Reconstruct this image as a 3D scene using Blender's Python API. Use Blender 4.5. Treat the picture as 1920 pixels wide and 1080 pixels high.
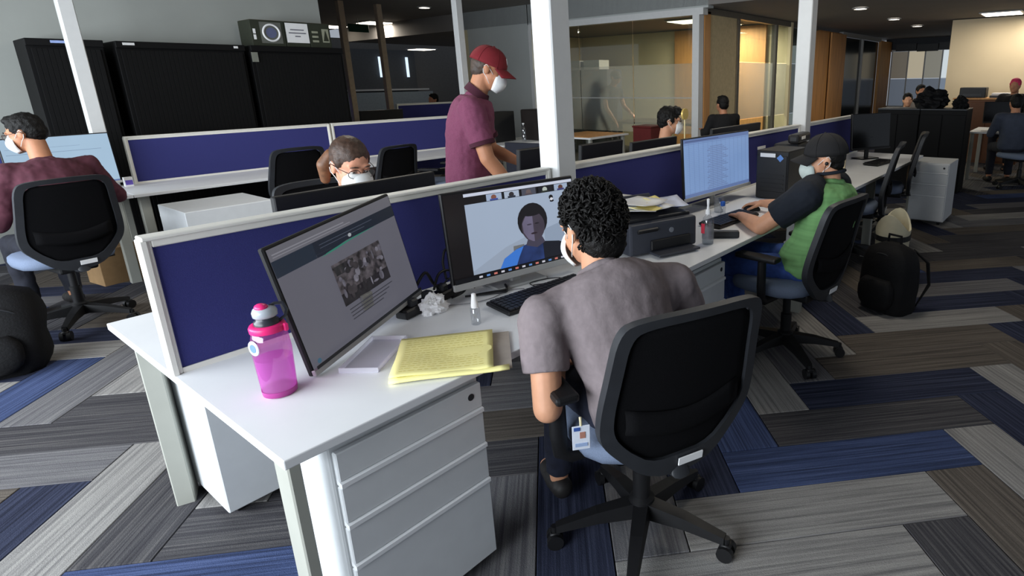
import bpy, bmesh, math, random
from mathutils import Vector, Matrix, noise
PI = math.pi
random.seed(7)
scene = bpy.context.scene
COL = scene.collection
for o in list(bpy.data.objects):
    bpy.data.objects.remove(o)

# ---------------------------------------------------------------- camera
def cam_axes(yaw, pitch, roll):
    f = Vector((math.cos(yaw)*math.cos(pitch), math.sin(yaw)*math.cos(pitch), -math.sin(pitch)))
    r = Vector((math.sin(yaw), -math.cos(yaw), 0)); u = r.cross(f)
    return r*math.cos(roll)+u*math.sin(roll), -r*math.sin(roll)+u*math.cos(roll), f
CAM = Vector((-0.4307, -1.3227, 1.5326))
FPX, PCX, PCY = 1104.73, 1195.58, 469.59
c_r, c_u, c_f = cam_axes(math.radians(36.804), math.radians(15.9684), math.radians(-0.99976))
cd = bpy.data.cameras.new('camera'); cam = bpy.data.objects.new('camera', cd); COL.objects.link(cam)
cd.sensor_fit = 'HORIZONTAL'; cd.sensor_width = 36.0
cd.lens = FPX/1920*36.0
cd.shift_x = -(PCX-960)/1920; cd.shift_y = (PCY-540)/1920
cd.clip_start = 0.05; cd.clip_end = 100
m = Matrix((c_r, c_u, -c_f)).transposed().to_4x4(); m.translation = CAM
cam.matrix_world = m
scene.camera = cam

# ---------------------------------------------------------------- world, light, exposure
scene.view_settings.view_transform = 'Standard'
scene.view_settings.look = 'None'
scene.view_settings.gamma = 1.0
scene.view_settings.use_curve_mapping = False
scene.view_settings.exposure = 0.0
w = bpy.data.worlds.new('world'); scene.world = w; w.use_nodes = True
w.node_tree.nodes['Background'].inputs[0].default_value = (0.72, 0.80, 0.92, 1)
w.node_tree.nodes['Background'].inputs[1].default_value = 0.45

def area(name, loc, direction, sx, sy, power, color):
    l = bpy.data.lights.new(name, 'AREA'); l.shape = 'RECTANGLE'; l.size = sx; l.size_y = sy
    l.energy = power; l.color = color
    o = bpy.data.objects.new(name, l); COL.objects.link(o); o.location = loc
    o.rotation_euler = Vector(direction).to_track_quat('-Z', 'Y').to_euler()
    return o
# daylight through the long window in wall_left
area('window_daylight', (-3.05, 2.2, 1.75), (1, 0, -0.12), 7.2, 1.9, 600, (0.86, 0.93, 1.0))

# ---------------------------------------------------------------- helpers
def lin(c):
    return tuple(((v/255)/12.92 if v/255 <= .04045 else ((v/255+.055)/1.055)**2.4) for v in c)
MATS = {}
def mat(name, rgb, rough=0.6, metal=0.0, var=0.08, nscale=18.0, bump=0.0, bscale=200.0, spec=0.4, stretch=None, coord='Object', alpha=None):
    if name in MATS: return MATS[name]
    m = bpy.data.materials.new(name); m.use_nodes = True
    nt = m.node_tree; b = nt.nodes['Principled BSDF']
    c = lin(rgb)
    tc = nt.nodes.new('ShaderNodeTexCoord'); mp = nt.nodes.new('ShaderNodeMapping')
    nt.links.new(tc.outputs[coord], mp.inputs[0])
    if stretch: mp.inputs['Scale'].default_value = stretch
    n = nt.nodes.new('ShaderNodeTexNoise'); n.inputs['Scale'].default_value = nscale; n.inputs['Detail'].default_value = 3
    nt.links.new(mp.outputs[0], n.inputs['Vector'])
    r = nt.nodes.new('ShaderNodeValToRGB')
    r.color_ramp.elements[0].position = .3; r.color_ramp.elements[1].position = .7
    r.color_ramp.elements[0].color = (*[max(0, v*(1-var)) for v in c], 1)
    r.color_ramp.elements[1].color = (*[min(1, v*(1+var)) for v in c], 1)
    nt.links.new(n.outputs['Fac'], r.inputs[0]); nt.links.new(r.outputs[0], b.inputs['Base Color'])
    b.inputs['Roughness'].default_value = rough; b.inputs['Metallic'].default_value = metal
    b.inputs['Specular IOR Level'].default_value = spec
    if bump:
        n2 = nt.nodes.new('ShaderNodeTexNoise'); n2.inputs['Scale'].default_value = bscale; n2.inputs['Detail'].default_value = 2
        nt.links.new(mp.outputs[0], n2.inputs['Vector'])
        bp = nt.nodes.new('ShaderNodeBump'); bp.inputs['Strength'].default_value = bump; bp.inputs['Distance'].default_value = .01
        nt.links.new(n2.outputs['Fac'], bp.inputs['Height']); nt.links.new(bp.outputs[0], b.inputs['Normal'])
    MATS[name] = m
    return m
def emat(name, rgb, strength=1.0, var=0.0, nscale=30.):
    if name in MATS: return MATS[name]
    m = bpy.data.materials.new(name); m.use_nodes = True; nt = m.node_tree; b = nt.nodes['Principled BSDF']
    c = lin(rgb); b.inputs['Base Color'].default_value = (*[v*.1 for v in c], 1)
    b.inputs['Roughness'].default_value = .35
    b.inputs['Emission Color'].default_value = (*c, 1); b.inputs['Emission Strength'].default_value = strength
    if var:
        tc = nt.nodes.new('ShaderNodeTexCoord')
        n = nt.nodes.new('ShaderNodeTexNoise'); n.inputs['Scale'].default_value = nscale; n.inputs['Detail'].default_value = 4
        nt.links.new(tc.outputs['Object'], n.inputs['Vector'])
        r = nt.nodes.new('ShaderNodeValToRGB'); r.color_ramp.elements[0].position = .35; r.color_ramp.elements[1].position = .65
        r.color_ramp.elements[0].color = (*[v*(1-var) for v in c], 1); r.color_ramp.elements[1].color = (*[min(1, v*(1+var)) for v in c], 1)
        nt.links.new(n.outputs['Fac'], r.inputs[0]); nt.links.new(r.outputs[0], b.inputs['Emission Color'])
    MATS[name] = m
    return m
def glassmat(name, tint, gloss, diff, rough=0.02, dcol=(150, 155, 150)):
    """thin pane: transparent + fixed share of gloss + share of frosted film"""
    if name in MATS: return MATS[name]
    m = bpy.data.materials.new(name); m.use_nodes = True; nt = m.node_tree
    for n in list(nt.nodes): nt.nodes.remove(n)
    out = nt.nodes.new('ShaderNodeOutputMaterial')
    t = nt.nodes.new('ShaderNodeBsdfTransparent'); t.inputs[0].default_value = (*lin(tint), 1)
    g = nt.nodes.new('ShaderNodeBsdfGlossy'); g.inputs['Roughness'].default_value = rough
    d = nt.nodes.new('ShaderNodeBsdfDiffuse'); d.inputs[0].default_value = (*lin(dcol), 1)
    tr = nt.nodes.new('ShaderNodeBsdfTranslucent'); tr.inputs[0].default_value = (*lin(dcol), 1)
    m0 = nt.nodes.new('ShaderNodeMixShader'); m0.inputs[0].default_value = .5
    nt.links.new(d.outputs[0], m0.inputs[1]); nt.links.new(tr.outputs[0], m0.inputs[2])
    m1 = nt.nodes.new('ShaderNodeMixShader'); m1.inputs[0].default_value = diff
    nt.links.new(t.outputs[0], m1.inputs[1]); nt.links.new(m0.outputs[0], m1.inputs[2])
    m2 = nt.nodes.new('ShaderNodeMixShader'); m2.inputs[0].default_value = gloss
    nt.links.new(m1.outputs[0], m2.inputs[1]); nt.links.new(g.outputs[0], m2.inputs[2])
    nt.links.new(m2.outputs[0], out.inputs[0])
    MATS[name] = m
    return m

def link(name, me, m, parent=None, smooth=False):
    o = bpy.data.objects.new(name, me); COL.objects.link(o)
    ms = m if isinstance(m, (list, tuple)) else [m]
    if not me.materials:
        for x in ms: me.materials.append(x)
    if parent is not None: o.parent = parent
    if smooth:
        for p in me.polygons: p.use_smooth = True
    return o
def tag(o, label=None, cat=None, group=None, kind=None):
    if label: o['label'] = label
    if cat: o['category'] = cat
    if group: o['group'] = group
    if kind: o['kind'] = kind
    return o
def thing(name, label, cat, loc=(0, 0, 0), rz=0.0, group=None, kind=None):
    o = bpy.data.objects.new(name, None); COL.objects.link(o); o.empty_display_size = .1
    o.location = loc; o.rotation_euler = (0, 0, rz)
    return tag(o, label, cat, group, kind)
def copy_tree(o, parent=None):
    c = o.copy(); COL.objects.link(c)
    if parent is not None: c.parent = parent
    for ch in list(o.children): copy_tree(ch, c)
    return c

class MB:
    """collects shapes for ONE mesh object"""
    def __init__(s): s.bm = bmesh.new()
    def box(s, c, d, rot=None, bev=0.0, seg=1, mi=0):
        r = bmesh.ops.create_cube(s.bm, size=1.0); vs = r['verts']
        for v in vs: v.co = Vector((v.co.x*d[0], v.co.y*d[1], v.co.z*d[2]))
        fs = list({f for v in vs for f in v.link_faces})
        if bev:
            es = list({e for v in vs for e in v.link_edges})
            rr = bmesh.ops.bevel(s.bm, geom=es, offset=bev, segments=seg, affect='EDGES', profile=.5)
            vs = list({v for f in rr['faces'] for v in f.verts} | {v for v in vs if v.is_valid})
        M = Matrix.Translation(Vector(c)) @ (rot.to_4x4() if rot is not None else Matrix())
        bmesh.ops.transform(s.bm, matrix=M, verts=vs)
        if mi:
            for f in {f for v in vs for f in v.link_faces}: f.material_index = mi
        return s
    def rings(s, rings, cap=True, closed=False, mi=0):
        R = [[s.bm.verts.new(Vector(p)) for p in r] for r in rings]
        n = len(R[0]); rng = range(len(R)) if closed else range(len(R)-1)
        for i in rng:
            a, b = R[i], R[(i+1) % len(R)]
            for k in range(n):
                f = s.bm.faces.new((a[k], a[(k+1) % n], b[(k+1) % n], b[k])); f.material_index = mi
        if cap and not closed:
            f = s.bm.faces.new(R[0][::-1]); f.material_index = mi
            f = s.bm.faces.new(R[-1]); f.material_index = mi
        return s
    def lathe(s, prof, n=20, c=(0, 0, 0), cap=True, M=None, mi=0):
        M = M or Matrix()
        c = Vector(c)
        return s.rings([[M @ Vector((r*math.cos(2*PI*k/n), r*math.sin(2*PI*k/n), z)) + c for k in range(n)] for r, z in prof], cap, mi=mi)
    def cyl(s, p0, p1, r0, r1=None, n=14, mi=0):
        r1 = r0 if r1 is None else r1
        p0, p1 = Vector(p0), Vector(p1); d = p1-p0
        q = d.to_track_quat('Z', 'Y').to_matrix()
        return s.rings([[p + q @ Vector((r*math.cos(2*PI*k/n), r*math.sin(2*PI*k/n), 0)) for k in range(n)] for p, r in ((p0, r0), (p1, r1))], mi=mi)
    def tube(s, pts, r, n=8, closed=False, flat=1.0, mi=0):
        pts = [Vector(p) for p in pts]; N = len(pts); rs = r if isinstance(r, (list, tuple)) else [r]*N
        prev = None; out = []
        for i, p in enumerate(pts):
            a = pts[(i-1) % N] if (closed or i > 0) else p; b = pts[(i+1) % N] if (closed or i < N-1) else p
            t = (b-a).normalized()
            up = prev if prev is not None else (Vector((0, 0, 1)) if abs(t.z) < .9 else Vector((1, 0, 0)))
            x = up.cross(t).normalized() if up.cross(t).length > 1e-6 else Vector((1, 0, 0)); y = t.cross(x); prev = y
            out.append([p + x*rs[i]*math.cos(2*PI*k/n) + y*rs[i]*flat*math.sin(2*PI*k/n) for k in range(n)])
        return s.rings(out, True, closed, mi=mi)
    def capsule(s, p0, p1, r0, r1, n=12, flat0=False, flat1=False):
        p0, p1 = Vector(p0), Vector(p1); d = p1-p0; L = max(d.length, 1e-5); q = d.to_track_quat('Z', 'Y').to_matrix()
        prof = []
        if flat0: prof.append((r0, 0))
        else:
            for k in range(1, 5): a = PI/2*k/4; prof.append((r0*math.sin(a), -r0*math.cos(a)))
        if flat1: prof.append((r1, L))
        else:
            for k in range(0, 4): a = PI/2*k/4; prof.append((r1*math.cos(a), L+r1*math.sin(a)))
        return s.rings([[p0 + q @ Vector((r*math.cos(2*PI*k/n), r*math.sin(2*PI*k/n), z)) for k in range(n)] for r, z in prof])
    def ell(s, c, r, M=None, u=16, v=10):
        M = M or Matrix.Identity(3); rr = bmesh.ops.create_uvsphere(s.bm, u_segments=u, v_segments=v, radius=1)
        for x in rr['verts']: x.co = Vector(c) + M @ Vector((x.co.x*r[0], x.co.y*r[1], x.co.z*r[2]))
        return s
    def poly(s, pts, mi=0):
        f = s.bm.faces.new([s.bm.verts.new(Vector(p)) for p in pts]); f.material_index = mi
        return s
    def prism(s, pts, vec, mi=0):
        a = [Vector(p) for p in pts]; b = [p+Vector(vec) for p in a]
        return s.rings([a, b], mi=mi)
    def grid(s, fn, nu, nv, mi=0):
        V = [[s.bm.verts.new(Vector(fn(i/nu, j/nv))) for j in range(nv+1)] for i in range(nu+1)]
        for i in range(nu):
            for j in range(nv):
                f = s.bm.faces.new((V[i][j], V[i+1][j], V[i+1][j+1], V[i][j+1])); f.material_index = mi
        return s
    def mesh(s, name, fixn=True):
        if fixn: bmesh.ops.recalc_face_normals(s.bm, faces=s.bm.faces[:])
        me = bpy.data.meshes.new(name); s.bm.to_mesh(me); s.bm.free(); return me
    def obj(s, name, m, parent=None, smooth=False, fixn=True):
        return link(name, s.mesh(name, fixn), m, parent, smooth)
def smooth_angle(o, deg=40):
    me = o.data
    for p in me.polygons: p.use_smooth = True
    md = o.modifiers.new('es', 'EDGE_SPLIT'); md.split_angle = math.radians(deg)
    return o
def solid(o, t, off=0):
    md = o.modifiers.new('thick', 'SOLIDIFY'); md.thickness = t; md.offset = off
    return o
RZ = lambda a: Matrix.Rotation(a, 3, 'Z')
def chaikin(pts, it=2):
    for _ in range(it):
        q = []
        for i in range(len(pts)):
            a, b = Vector(pts[i]), Vector(pts[(i+1) % len(pts)])
            q += [a*.75+b*.25, a*.25+b*.75]
        pts = q
    return pts
def px(P):
    d = Vector(P)-CAM; z = d.dot(c_f)
    return PCX+FPX*d.dot(c_r)/z, PCY-FPX*d.dot(c_u)/z, z

# ---------------------------------------------------------------- materials
WHITE = mat('white_laminate', (236, 238, 240), .45, var=.015, nscale=6)
WHITEMETAL = mat('white_powder_coat', (214, 217, 219), .5, var=.02, bump=.02, bscale=400)
GREYMETAL = mat('warm_grey_powder_coat', (166, 167, 158), .5, var=.02)
SILVER = mat('silver_plastic', (170, 170, 168), .4, var=.03)
IVORY = mat('ivory_frame', (232, 230, 222), .45, var=.02)
BLUEFAB = mat('navy_blue_fabric', (58, 60, 116), .95, var=.12, nscale=420, bump=.15, bscale=500, spec=.1)
BLACK = mat('black_plastic', (20, 20, 22), .5, var=.1)
BLACKSOFT = mat('black_mesh_fabric', (14, 14, 16), .9, var=.25, nscale=350, bump=.2, bscale=500, spec=.1)
DARKGREY = mat('dark_grey_plastic', (42, 44, 48), .5, var=.1)
SEATGREY = mat('blue_grey_seat_fabric', (112, 124, 146), .9, var=.1, nscale=300, bump=.1, spec=.1)
BLACKMETAL = mat('black_cabinet_metal', (9, 9, 10), .7, var=.1, spec=.2)
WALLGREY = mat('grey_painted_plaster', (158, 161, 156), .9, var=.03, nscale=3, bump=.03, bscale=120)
WALLLIGHT = mat('pale_grey_painted_wall', (176, 180, 178), .9, var=.02, nscale=3)
BEIGE = mat('beige_painted_wall', (196, 180, 150), .9, var=.03, nscale=2)
CEIL = mat('ceiling_grey', (126, 122, 118), .95, var=.04, nscale=2)
WOOD = mat('honey_wood_veneer', (196, 142, 84), .55, var=.18, nscale=3, stretch=(8, 8, .6))
POLE = mat('white_pole_paint', (206, 207, 206), .5, var=.02)
PAPER = mat('white_paper', (236, 236, 236), .9, var=.02)
YELLOW = mat('yellow_ruled_paper', (246, 238, 162), .9, var=.03)
CARD = mat('brown_cardboard', (150, 120, 84), .9, var=.08)
GLASS = glassmat('clear_glass', (214, 218, 210), .08, .03)
FROST = glassmat('frosted_film', (224, 228, 224), .04, .42, .15, (140, 144, 138))
CLEARP = glassmat('clear_plastic', (242, 244, 246), .12, .04, .05, (220, 220, 225))
# ================================================================ SETTING
def struct(name, mb, m, parent=None, smooth=False):
    o = mb.obj(name, m, parent, smooth)
    if parent is None: o['kind'] = 'structure'
    return o
CORX, CORY = 7.85, 3.62          # corner of the glazed meeting room
LOWZ, HIGHZ = 2.62, 2.95
# floor slab with carpet planks laid in a 45 degree herringbone
floor = struct('floor', MB().box((8.2, 6.6, -.056), (23, 21.2, .1)), mat('floor_screed', (70, 68, 68), .95))
tag(floor, 'grey and navy carpet plank floor laid in herringbone', None)
def carpet(name, base, dark, light, sc):
    if name in MATS: return MATS[name]
    m = bpy.data.materials.new(name); m.use_nodes = True; nt = m.node_tree; b = nt.nodes['Principled BSDF']
    tc = nt.nodes.new('ShaderNodeTexCoord'); oi = nt.nodes.new('ShaderNodeObjectInfo')
    add = nt.nodes.new('ShaderNodeVectorMath'); add.operation = 'ADD'
    sc2 = nt.nodes.new('ShaderNodeVectorMath'); sc2.operation = 'SCALE'; sc2.inputs['Scale'].default_value = 7.0
    nt.links.new(oi.outputs['Location'], sc2.inputs[0])
    nt.links.new(tc.outputs['Object'], add.inputs[0]); nt.links.new(sc2.outputs[0], add.inputs[1])
    mp = nt.nodes.new('ShaderNodeMapping'); mp.inputs['Scale'].default_value = (1.2, sc, 1); nt.links.new(add.outputs[0], mp.inputs[0])
    n = nt.nodes.new('ShaderNodeTexNoise'); n.inputs['Scale'].default_value = 1.0; n.inputs['Detail'].default_value = 4; n.inputs['Roughness'].default_value = .65
    nt.links.new(mp.outputs[0], n.inputs['Vector'])
    r = nt.nodes.new('ShaderNodeValToRGB'); e = r.color_ramp.elements
    e[0].position = .36; e[0].color = (*lin(dark), 1); e[1].position = .66; e[1].color = (*lin(light), 1)
    x = r.color_ramp.elements.new(.5); x.color = (*lin(base), 1)
    nt.links.new(n.outputs['Fac'], r.inputs[0])
    n2 = nt.nodes.new('ShaderNodeTexNoise'); n2.inputs['Scale'].default_value = 420; n2.inputs['Detail'].default_value = 1
    nt.links.new(tc.outputs['Object'], n2.inputs['Vector'])
    mx = nt.nodes.new('ShaderNodeMix'); mx.data_type = 'RGBA'; mx.blend_type = 'OVERLAY'; mx.inputs['Factor'].default_value = .30
    nt.links.new(r.outputs[0], mx.inputs['A']); nt.links.new(n2.outputs['Fac'], mx.inputs['B'])
    nt.links.new(mx.outputs['Result'], b.inputs['Base Color'])
    b.inputs['Roughness'].default_value = 1.0; b.inputs['Specular IOR Level'].default_value = .05
    bp = nt.nodes.new('ShaderNodeBump'); bp.inputs['Strength'].default_value = .35; bp.inputs['Distance'].default_value = .006
    nt.links.new(n2.outputs['Fac'], bp.inputs['Height']); nt.links.new(bp.outputs[0], b.inputs['Normal'])
    MATS[name] = m
    return m
CARP = dict(
    light=carpet('carpet_light_grey', (138, 136, 134), (112, 110, 110), (156, 154, 150), 60),
    mid=carpet('carpet_mid_grey', (106, 105, 108), (86, 85, 89), (124, 123, 123), 70),
    dark=carpet('carpet_charcoal', (72, 71, 74), (56, 55, 59), (96, 94, 94), 90),
    brown=carpet('carpet_taupe', (94, 88, 82), (74, 69, 66), (114, 106, 98), 70),
    navy=carpet('carpet_navy', (50, 54, 72), (36, 39, 52), (66, 71, 90), 80),
    blue=carpet('carpet_blue', (62, 74, 108), (48, 56, 80), (82, 95, 132), 80))
PW, PL = .2575, 1.03
A0, B0 = 1.28, .61
def ab(x, y): return (x-y)/math.sqrt(2), (x+y)/math.sqrt(2)
def xy(a, b): return (a+b)/math.sqrt(2), (b-a)/math.sqrt(2)
def plank_of(x, y):
    a, b = ab(x, y); i = math.floor((a-A0)/PW); j = math.floor((b-B0)/PW); d = (i-j) % 8
    return ('h', i-d, j) if d < 4 else ('v', i, j-(7-d))
known = {}
for (u, v), c in {(1600, 740): 'navy', (1600, 800): 'dark', (1550, 870): 'blue', (1500, 945): 'light', (1450, 1030): 'light', (1885, 760): 'navy',
                  (1870, 850): 'light', (1800, 910): 'brown', (1840, 1030): 'dark', (1440, 725): 'light', (1390, 800): 'blue', (1555, 640): 'light',
                  (1650, 672): 'brown', (1700, 635): 'brown', (1870, 640): 'brown', (1890, 600): 'light', (1560, 610): 'navy', (60, 720): 'blue', (60, 800): 'light',
                  (180, 790): 'mid', (110, 830): 'dark', (60, 880): 'mid', (230, 940): 'light', (380, 985): 'dark', (500, 1065): 'blue', (1050, 1010): 'blue', (160, 650): 'light',
                  (1220, 1010): 'mid', (1020, 860): 'navy', (945, 870): 'dark', (1800, 385): 'navy', (1830, 480): 'dark', (1800, 440): 'brown', (1750, 510): 'brown',
                  (1780, 560): 'navy', (1900, 520): 'navy', (1450, 690): 'light', (1500, 700): 'mid', (430, 945): 'light', (260, 790): 'dark', (235, 700): 'mid', (90, 880): 'mid'}.items():
    d = c_f + c_r*((u-PCX)/FPX) - c_u*((v-PCY)/FPX); t = -CAM.z/d.z; p = CAM+d*t
    known[plank_of(p.x, p.y)] = c
pset = set()
for ix in range(-20, 150):
    for iy in range(-32, 80):
        x, y = ix*.11, iy*.11
        pset.add(plank_of(x, y))
plist = []
for p in pset:
    k, i, j = p
    a = A0+(i+2)*PW if k == 'h' else A0+(i+.5)*PW
    b = B0+(j+.5)*PW if k == 'h' else B0+(j+2)*PW
    x, y = xy(a, b)
    if not (-2.9 < x < 15.8 and -3.8 < y < 8.6): continue
    d = Vector((x, y, 0))-CAM; z = d.dot(c_f)
    if z < .4: continue
    u, v, _ = px((x, y, 0))
    if u < -420 or u > 2350 or v > 1500: continue
    plist.append((z, k, i, j, x, y))
plist.sort()
pm = MB().box((0, 0, 0), (PL-.004, PW-.004, .012), bev=.002).mesh('carpet_plank')
pm.materials.append(CARP['mid'])
rest = {}
hist = ['mid', 'dark', 'brown', 'light', 'navy', 'brown', 'dark', 'mid', 'navy', 'brown', 'light', 'dark', 'blue']
for n, (z, k, i, j, x, y) in enumerate(plist):
    rr = random.Random(i*7919+j*104729+(0 if k == 'h' else 31)); c = known.get((k, i, j)) or rr.choice(hist)
    ang = -PI/4 if k == 'h' else PI/4
    if n < 290:
        o = bpy.data.objects.new('carpet_plank', pm); COL.objects.link(o); o.parent = floor
        o.location = (x, y, 0); o.rotation_euler = (0, 0, ang)
        o.material_slots[0].link = 'OBJECT'; o.material_slots[0].material = CARP[c]
    else:
        rest.setdefault((c, k), []).append((x, y, ang))
cn = list(CARP)
mb = MB()
for (c, k), L in rest.items():
    for x, y, ang in L: mb.box((x, y, 0), (PL-.004, PW-.004, .012), RZ(ang), mi=cn.index(c))
o = mb.obj('carpet_planks_beyond', [CARP[c] for c in cn], floor); o['kind'] = 'stuff'

# ceilings
struct('ceiling', MB().box((2.3, 5, HIGHZ+.05), (11.1, 26, .1)), CEIL)
lowc = struct('ceiling_low', MB().box((13.8, 4.0, LOWZ+.17), (11.9, 20, .33)), CEIL)
# walls
struct('wall_left', MB().box((-3.3, -3, 1.475), (.2, 4, 2.95)).box((-3.3, 9.5, 1.475), (.2, 7, 2.95)).box((-3.3, 2.5, .35), (.2, 7.4, .7)).box((-3.3, 2.5, 2.85), (.2, 7.4, .2)), WALLGREY)
wf = MB()
for k in range(7): wf.box((-3.28, -1.15+k*1.2, 1.72), (.08, .05, 2.06))
wf.box((-3.28, 2.45, .72), (.1, 7.3, .05)).box((-3.28, 2.45, 2.73), (.1, 7.3, .05))
win1 = struct('window_1', wf, GREYMETAL)
for k in range(6): MB().box((-3.28, -.55+k*1.2, 1.72), (.012, 1.15, 2.0)).obj('pane', GLASS, win1)
struct('wall_back', MB().box((.15, 6.65, 1.475), (6.8, .2, 2.95)), WALLGREY)
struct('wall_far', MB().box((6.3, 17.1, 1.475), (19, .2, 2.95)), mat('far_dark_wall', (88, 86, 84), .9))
struct('wall_end', MB().box((13.55, -1.0, 1.3), (.2, 4.18, 2.62)).box((16.3, 1.0, 1.3), (5.6, .18, 2.62)), BEIGE)
# meeting room walls
struct('wall_partition', MB().box((CORX+.08, 8.35, 1.475), (.16, 2.0, 2.95)).box((CORX+.08, 5.42, 2.77), (.16, 3.9, .36)), WALLLIGHT)
struct('wall_room_back', MB().box((11.4, 7.2, 1.3), (.1, 7.2, 2.62)).box((9.6, 9.2, 1.3), (3.6, .1, 2.62)), mat('meeting_room_cream', (205, 192, 158), .9, var=.03, nscale=2))
# room frame, glazing on the side that faces the desks
fr = MB()
fr.box((CORX+.06, 5.45, 2.55), (.14, 3.8, .10)).box((CORX+.06, CORY+.06, 1.25), (.14, .12, 2.5)).box((CORX+.06, 7.32, 1.25), (.14, .08, 2.5)).box((CORX+.06, 5.45, .04), (.14, 3.8, .08))
room = struct('window_2', fr, POLE)
for k in range(3):
    y0 = CORY+.12+k*1.2; y1 = y0+1.19
    yc, dy = (y0+y1)/2, y1-y0-.012
    MB().box((CORX+.05, yc, 2.15), (.012, dy, .7)).obj('pane', GLASS, room)
    MB().box((CORX+.05, yc, 1.25), (.012, dy, 1.10)).obj('frosted_pane', FROST, room)
    MB().box((CORX+.05, yc, .39), (.012, dy, .62)).obj('pane', GLASS, room)
    MB().box((CORX+.03, yc, 1.27), (.012, dy, .015)).obj('clear_stripe', SILVER, room)
# wooden corner post and glazed front along the corridor
struct('trim_1', MB().box((CORX+.24, CORY+.04, 1.28), (.18, .1, 2.56)), WOOD)
fr = MB()
fr.box((10.4, CORY+.05, 2.57), (4.9, .12, .09)).box((10.4, CORY+.05, .05), (4.9, .12, .1))
XS = [9.17, 10.73, 12.45]
for x in XS: fr.box((x, CORY+.05, 1.28), (.08, .1, 2.5))
room2 = struct('window_3', fr, mat('dark_bronze_frame', (92, 88, 80), .5))
struct('wall_room_pier', MB().box((8.65, CORY+.06, 1.28), (.88, .1, 2.56)), mat('cream_pier', (196, 178, 140), .9))
for a, b in ((XS[0], XS[1]), (XS[1], XS[2])):
    xc, dx = (a+b)/2, b-a-.09
    MB().box((xc, CORY+.05, 2.18), (dx, .012, .68)).obj('pane', GLASS, room2)
    MB().box((xc, CORY+.05, 1.34), (dx, .012, .98)).obj('frosted_pane', FROST, room2)
    MB().box((xc, CORY+.05, .47), (dx, .012, .74)).obj('pane', GLASS, room2)
wp = struct('wall_wood', MB().box((13.55, CORY+.05, 1.28), (2.1, .06, 2.56)), WOOD)
for k in range(2): MB().box((13.05+k*1.03, CORY+.0-.05*k, 1.28), (1.0, .04, 2.5), bev=.004).obj('panel', WOOD, wp)
g = struct('window_4', MB().box((16.2, CORY+.05, 2.55), (3.3, .1, .1)).box((14.62, CORY+.05, 1.25), (.06, .1, 2.5)).box((16.2, CORY+.05, 1.25), (.06, .1, 2.5)), SILVER)
for xc in (15.4, 17.0): MB().box((xc, CORY+.06, 1.25), (1.5, .02, 2.48)).obj('pane', mat('dark_glazing', (22, 26, 24), .15), g)
struct('trim_2', MB().box((18.35, CORY+.02, 1.28), (1.1, .08, 2.5)), WOOD)
# far end window with daylight
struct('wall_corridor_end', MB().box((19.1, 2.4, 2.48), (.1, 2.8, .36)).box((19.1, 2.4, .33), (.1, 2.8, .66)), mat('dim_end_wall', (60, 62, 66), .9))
we = struct('window_5', MB().box((19.05, 2.4, 2.29), (.08, 2.6, .05)).box((19.05, 2.4, .68), (.08, 2.6, .05)), SILVER)
for k in range(6): MB().box((19.05, 1.30+k*.46, 1.48), (.06, .03, 1.58)).obj('mullion', SILVER, we)
for k in range(5):
    yy = 1.53+k*.46
    MB().box((19.06, yy, 1.88), (.01, .42, .76)).obj('pane', emat('daylit_pane_%d' % k, [(225, 238, 250), (205, 215, 220), (120, 118, 108), (170, 160, 138), (90, 84, 74)][k], .9), we)
    MB().box((19.06, yy, 1.09), (.01, .42, .78)).obj('frosted_pane', emat('daylit_frost_%d' % min(k, 2), [(150, 172, 198), (120, 134, 152), (92, 100, 112)][min(k, 2)], .7), we)
for k in range(4): MB().box((18.9, 1.45+k*.58, 2.34+.03*(k % 2)), (.05, .56, .20)).obj('roller_blind', BLACK, we)
# far left: high windows with two slits of daylight
wl = struct('window_6', MB().box((9.0, 16.9, 2.0), (5.4, .05, 1.3)), mat('drawn_blind', (66, 68, 70), .9))
for x in (10.4, 11.35): MB().box((x, 16.8, 2.12), (.08, .03, .62)).obj('daylight_slit', emat('daylight_slit', (215, 235, 255), 1.2), wl)
MB().box((10.6, 16.8, 1.0), (3.2, .04, .7)).obj('lower_pane', mat('dim_glazing', (120, 128, 132), .3), wl)
MB().box((9.6, 16.85, 1.42), (5.0, .06, .05)).obj('rail', SILVER, wl)

# ceiling lights
def ceiling_light(x, y, z, kind, label, power=0.0):
    if kind == 'panel':
        t = thing('ceiling_light', label, 'light', (x, y, z), 0, 'recessed ceiling panels')
        MB().box((0, 0, -.012), (.66, .66, .02), bev=.004).obj('frame', SILVER, t)
        MB().box((0, 0, -.026), (.58, .58, .012)).obj('diffuser', emat('lit_diffuser', (255, 244, 224), 6.0), t)
    else:
        t = thing('ceiling_light', label, 'light', (x, y, z), 0, 'recessed downlights')
        MB().lathe([(.13, 0), (.13, -.012), (.10, -.02), (.10, 0)], 20, cap=False).obj('trim_ring', SILVER, t)
        MB().lathe([(.001, -.008), (.098, -.008), (.098, -.002), (.001, -.002)], 20).obj('lens', emat('lit_lens', (255, 246, 232), 8.0), t)
    if power:
        l = bpy.data.lights.new('lamp', 'AREA'); l.size = .5; l.energy = power; l.color = (1, .93, .82)
        o = bpy.data.objects.new('lamp', l); COL.objects.link(o); o.parent = t; o.location = (0, 0, -.06)
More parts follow.
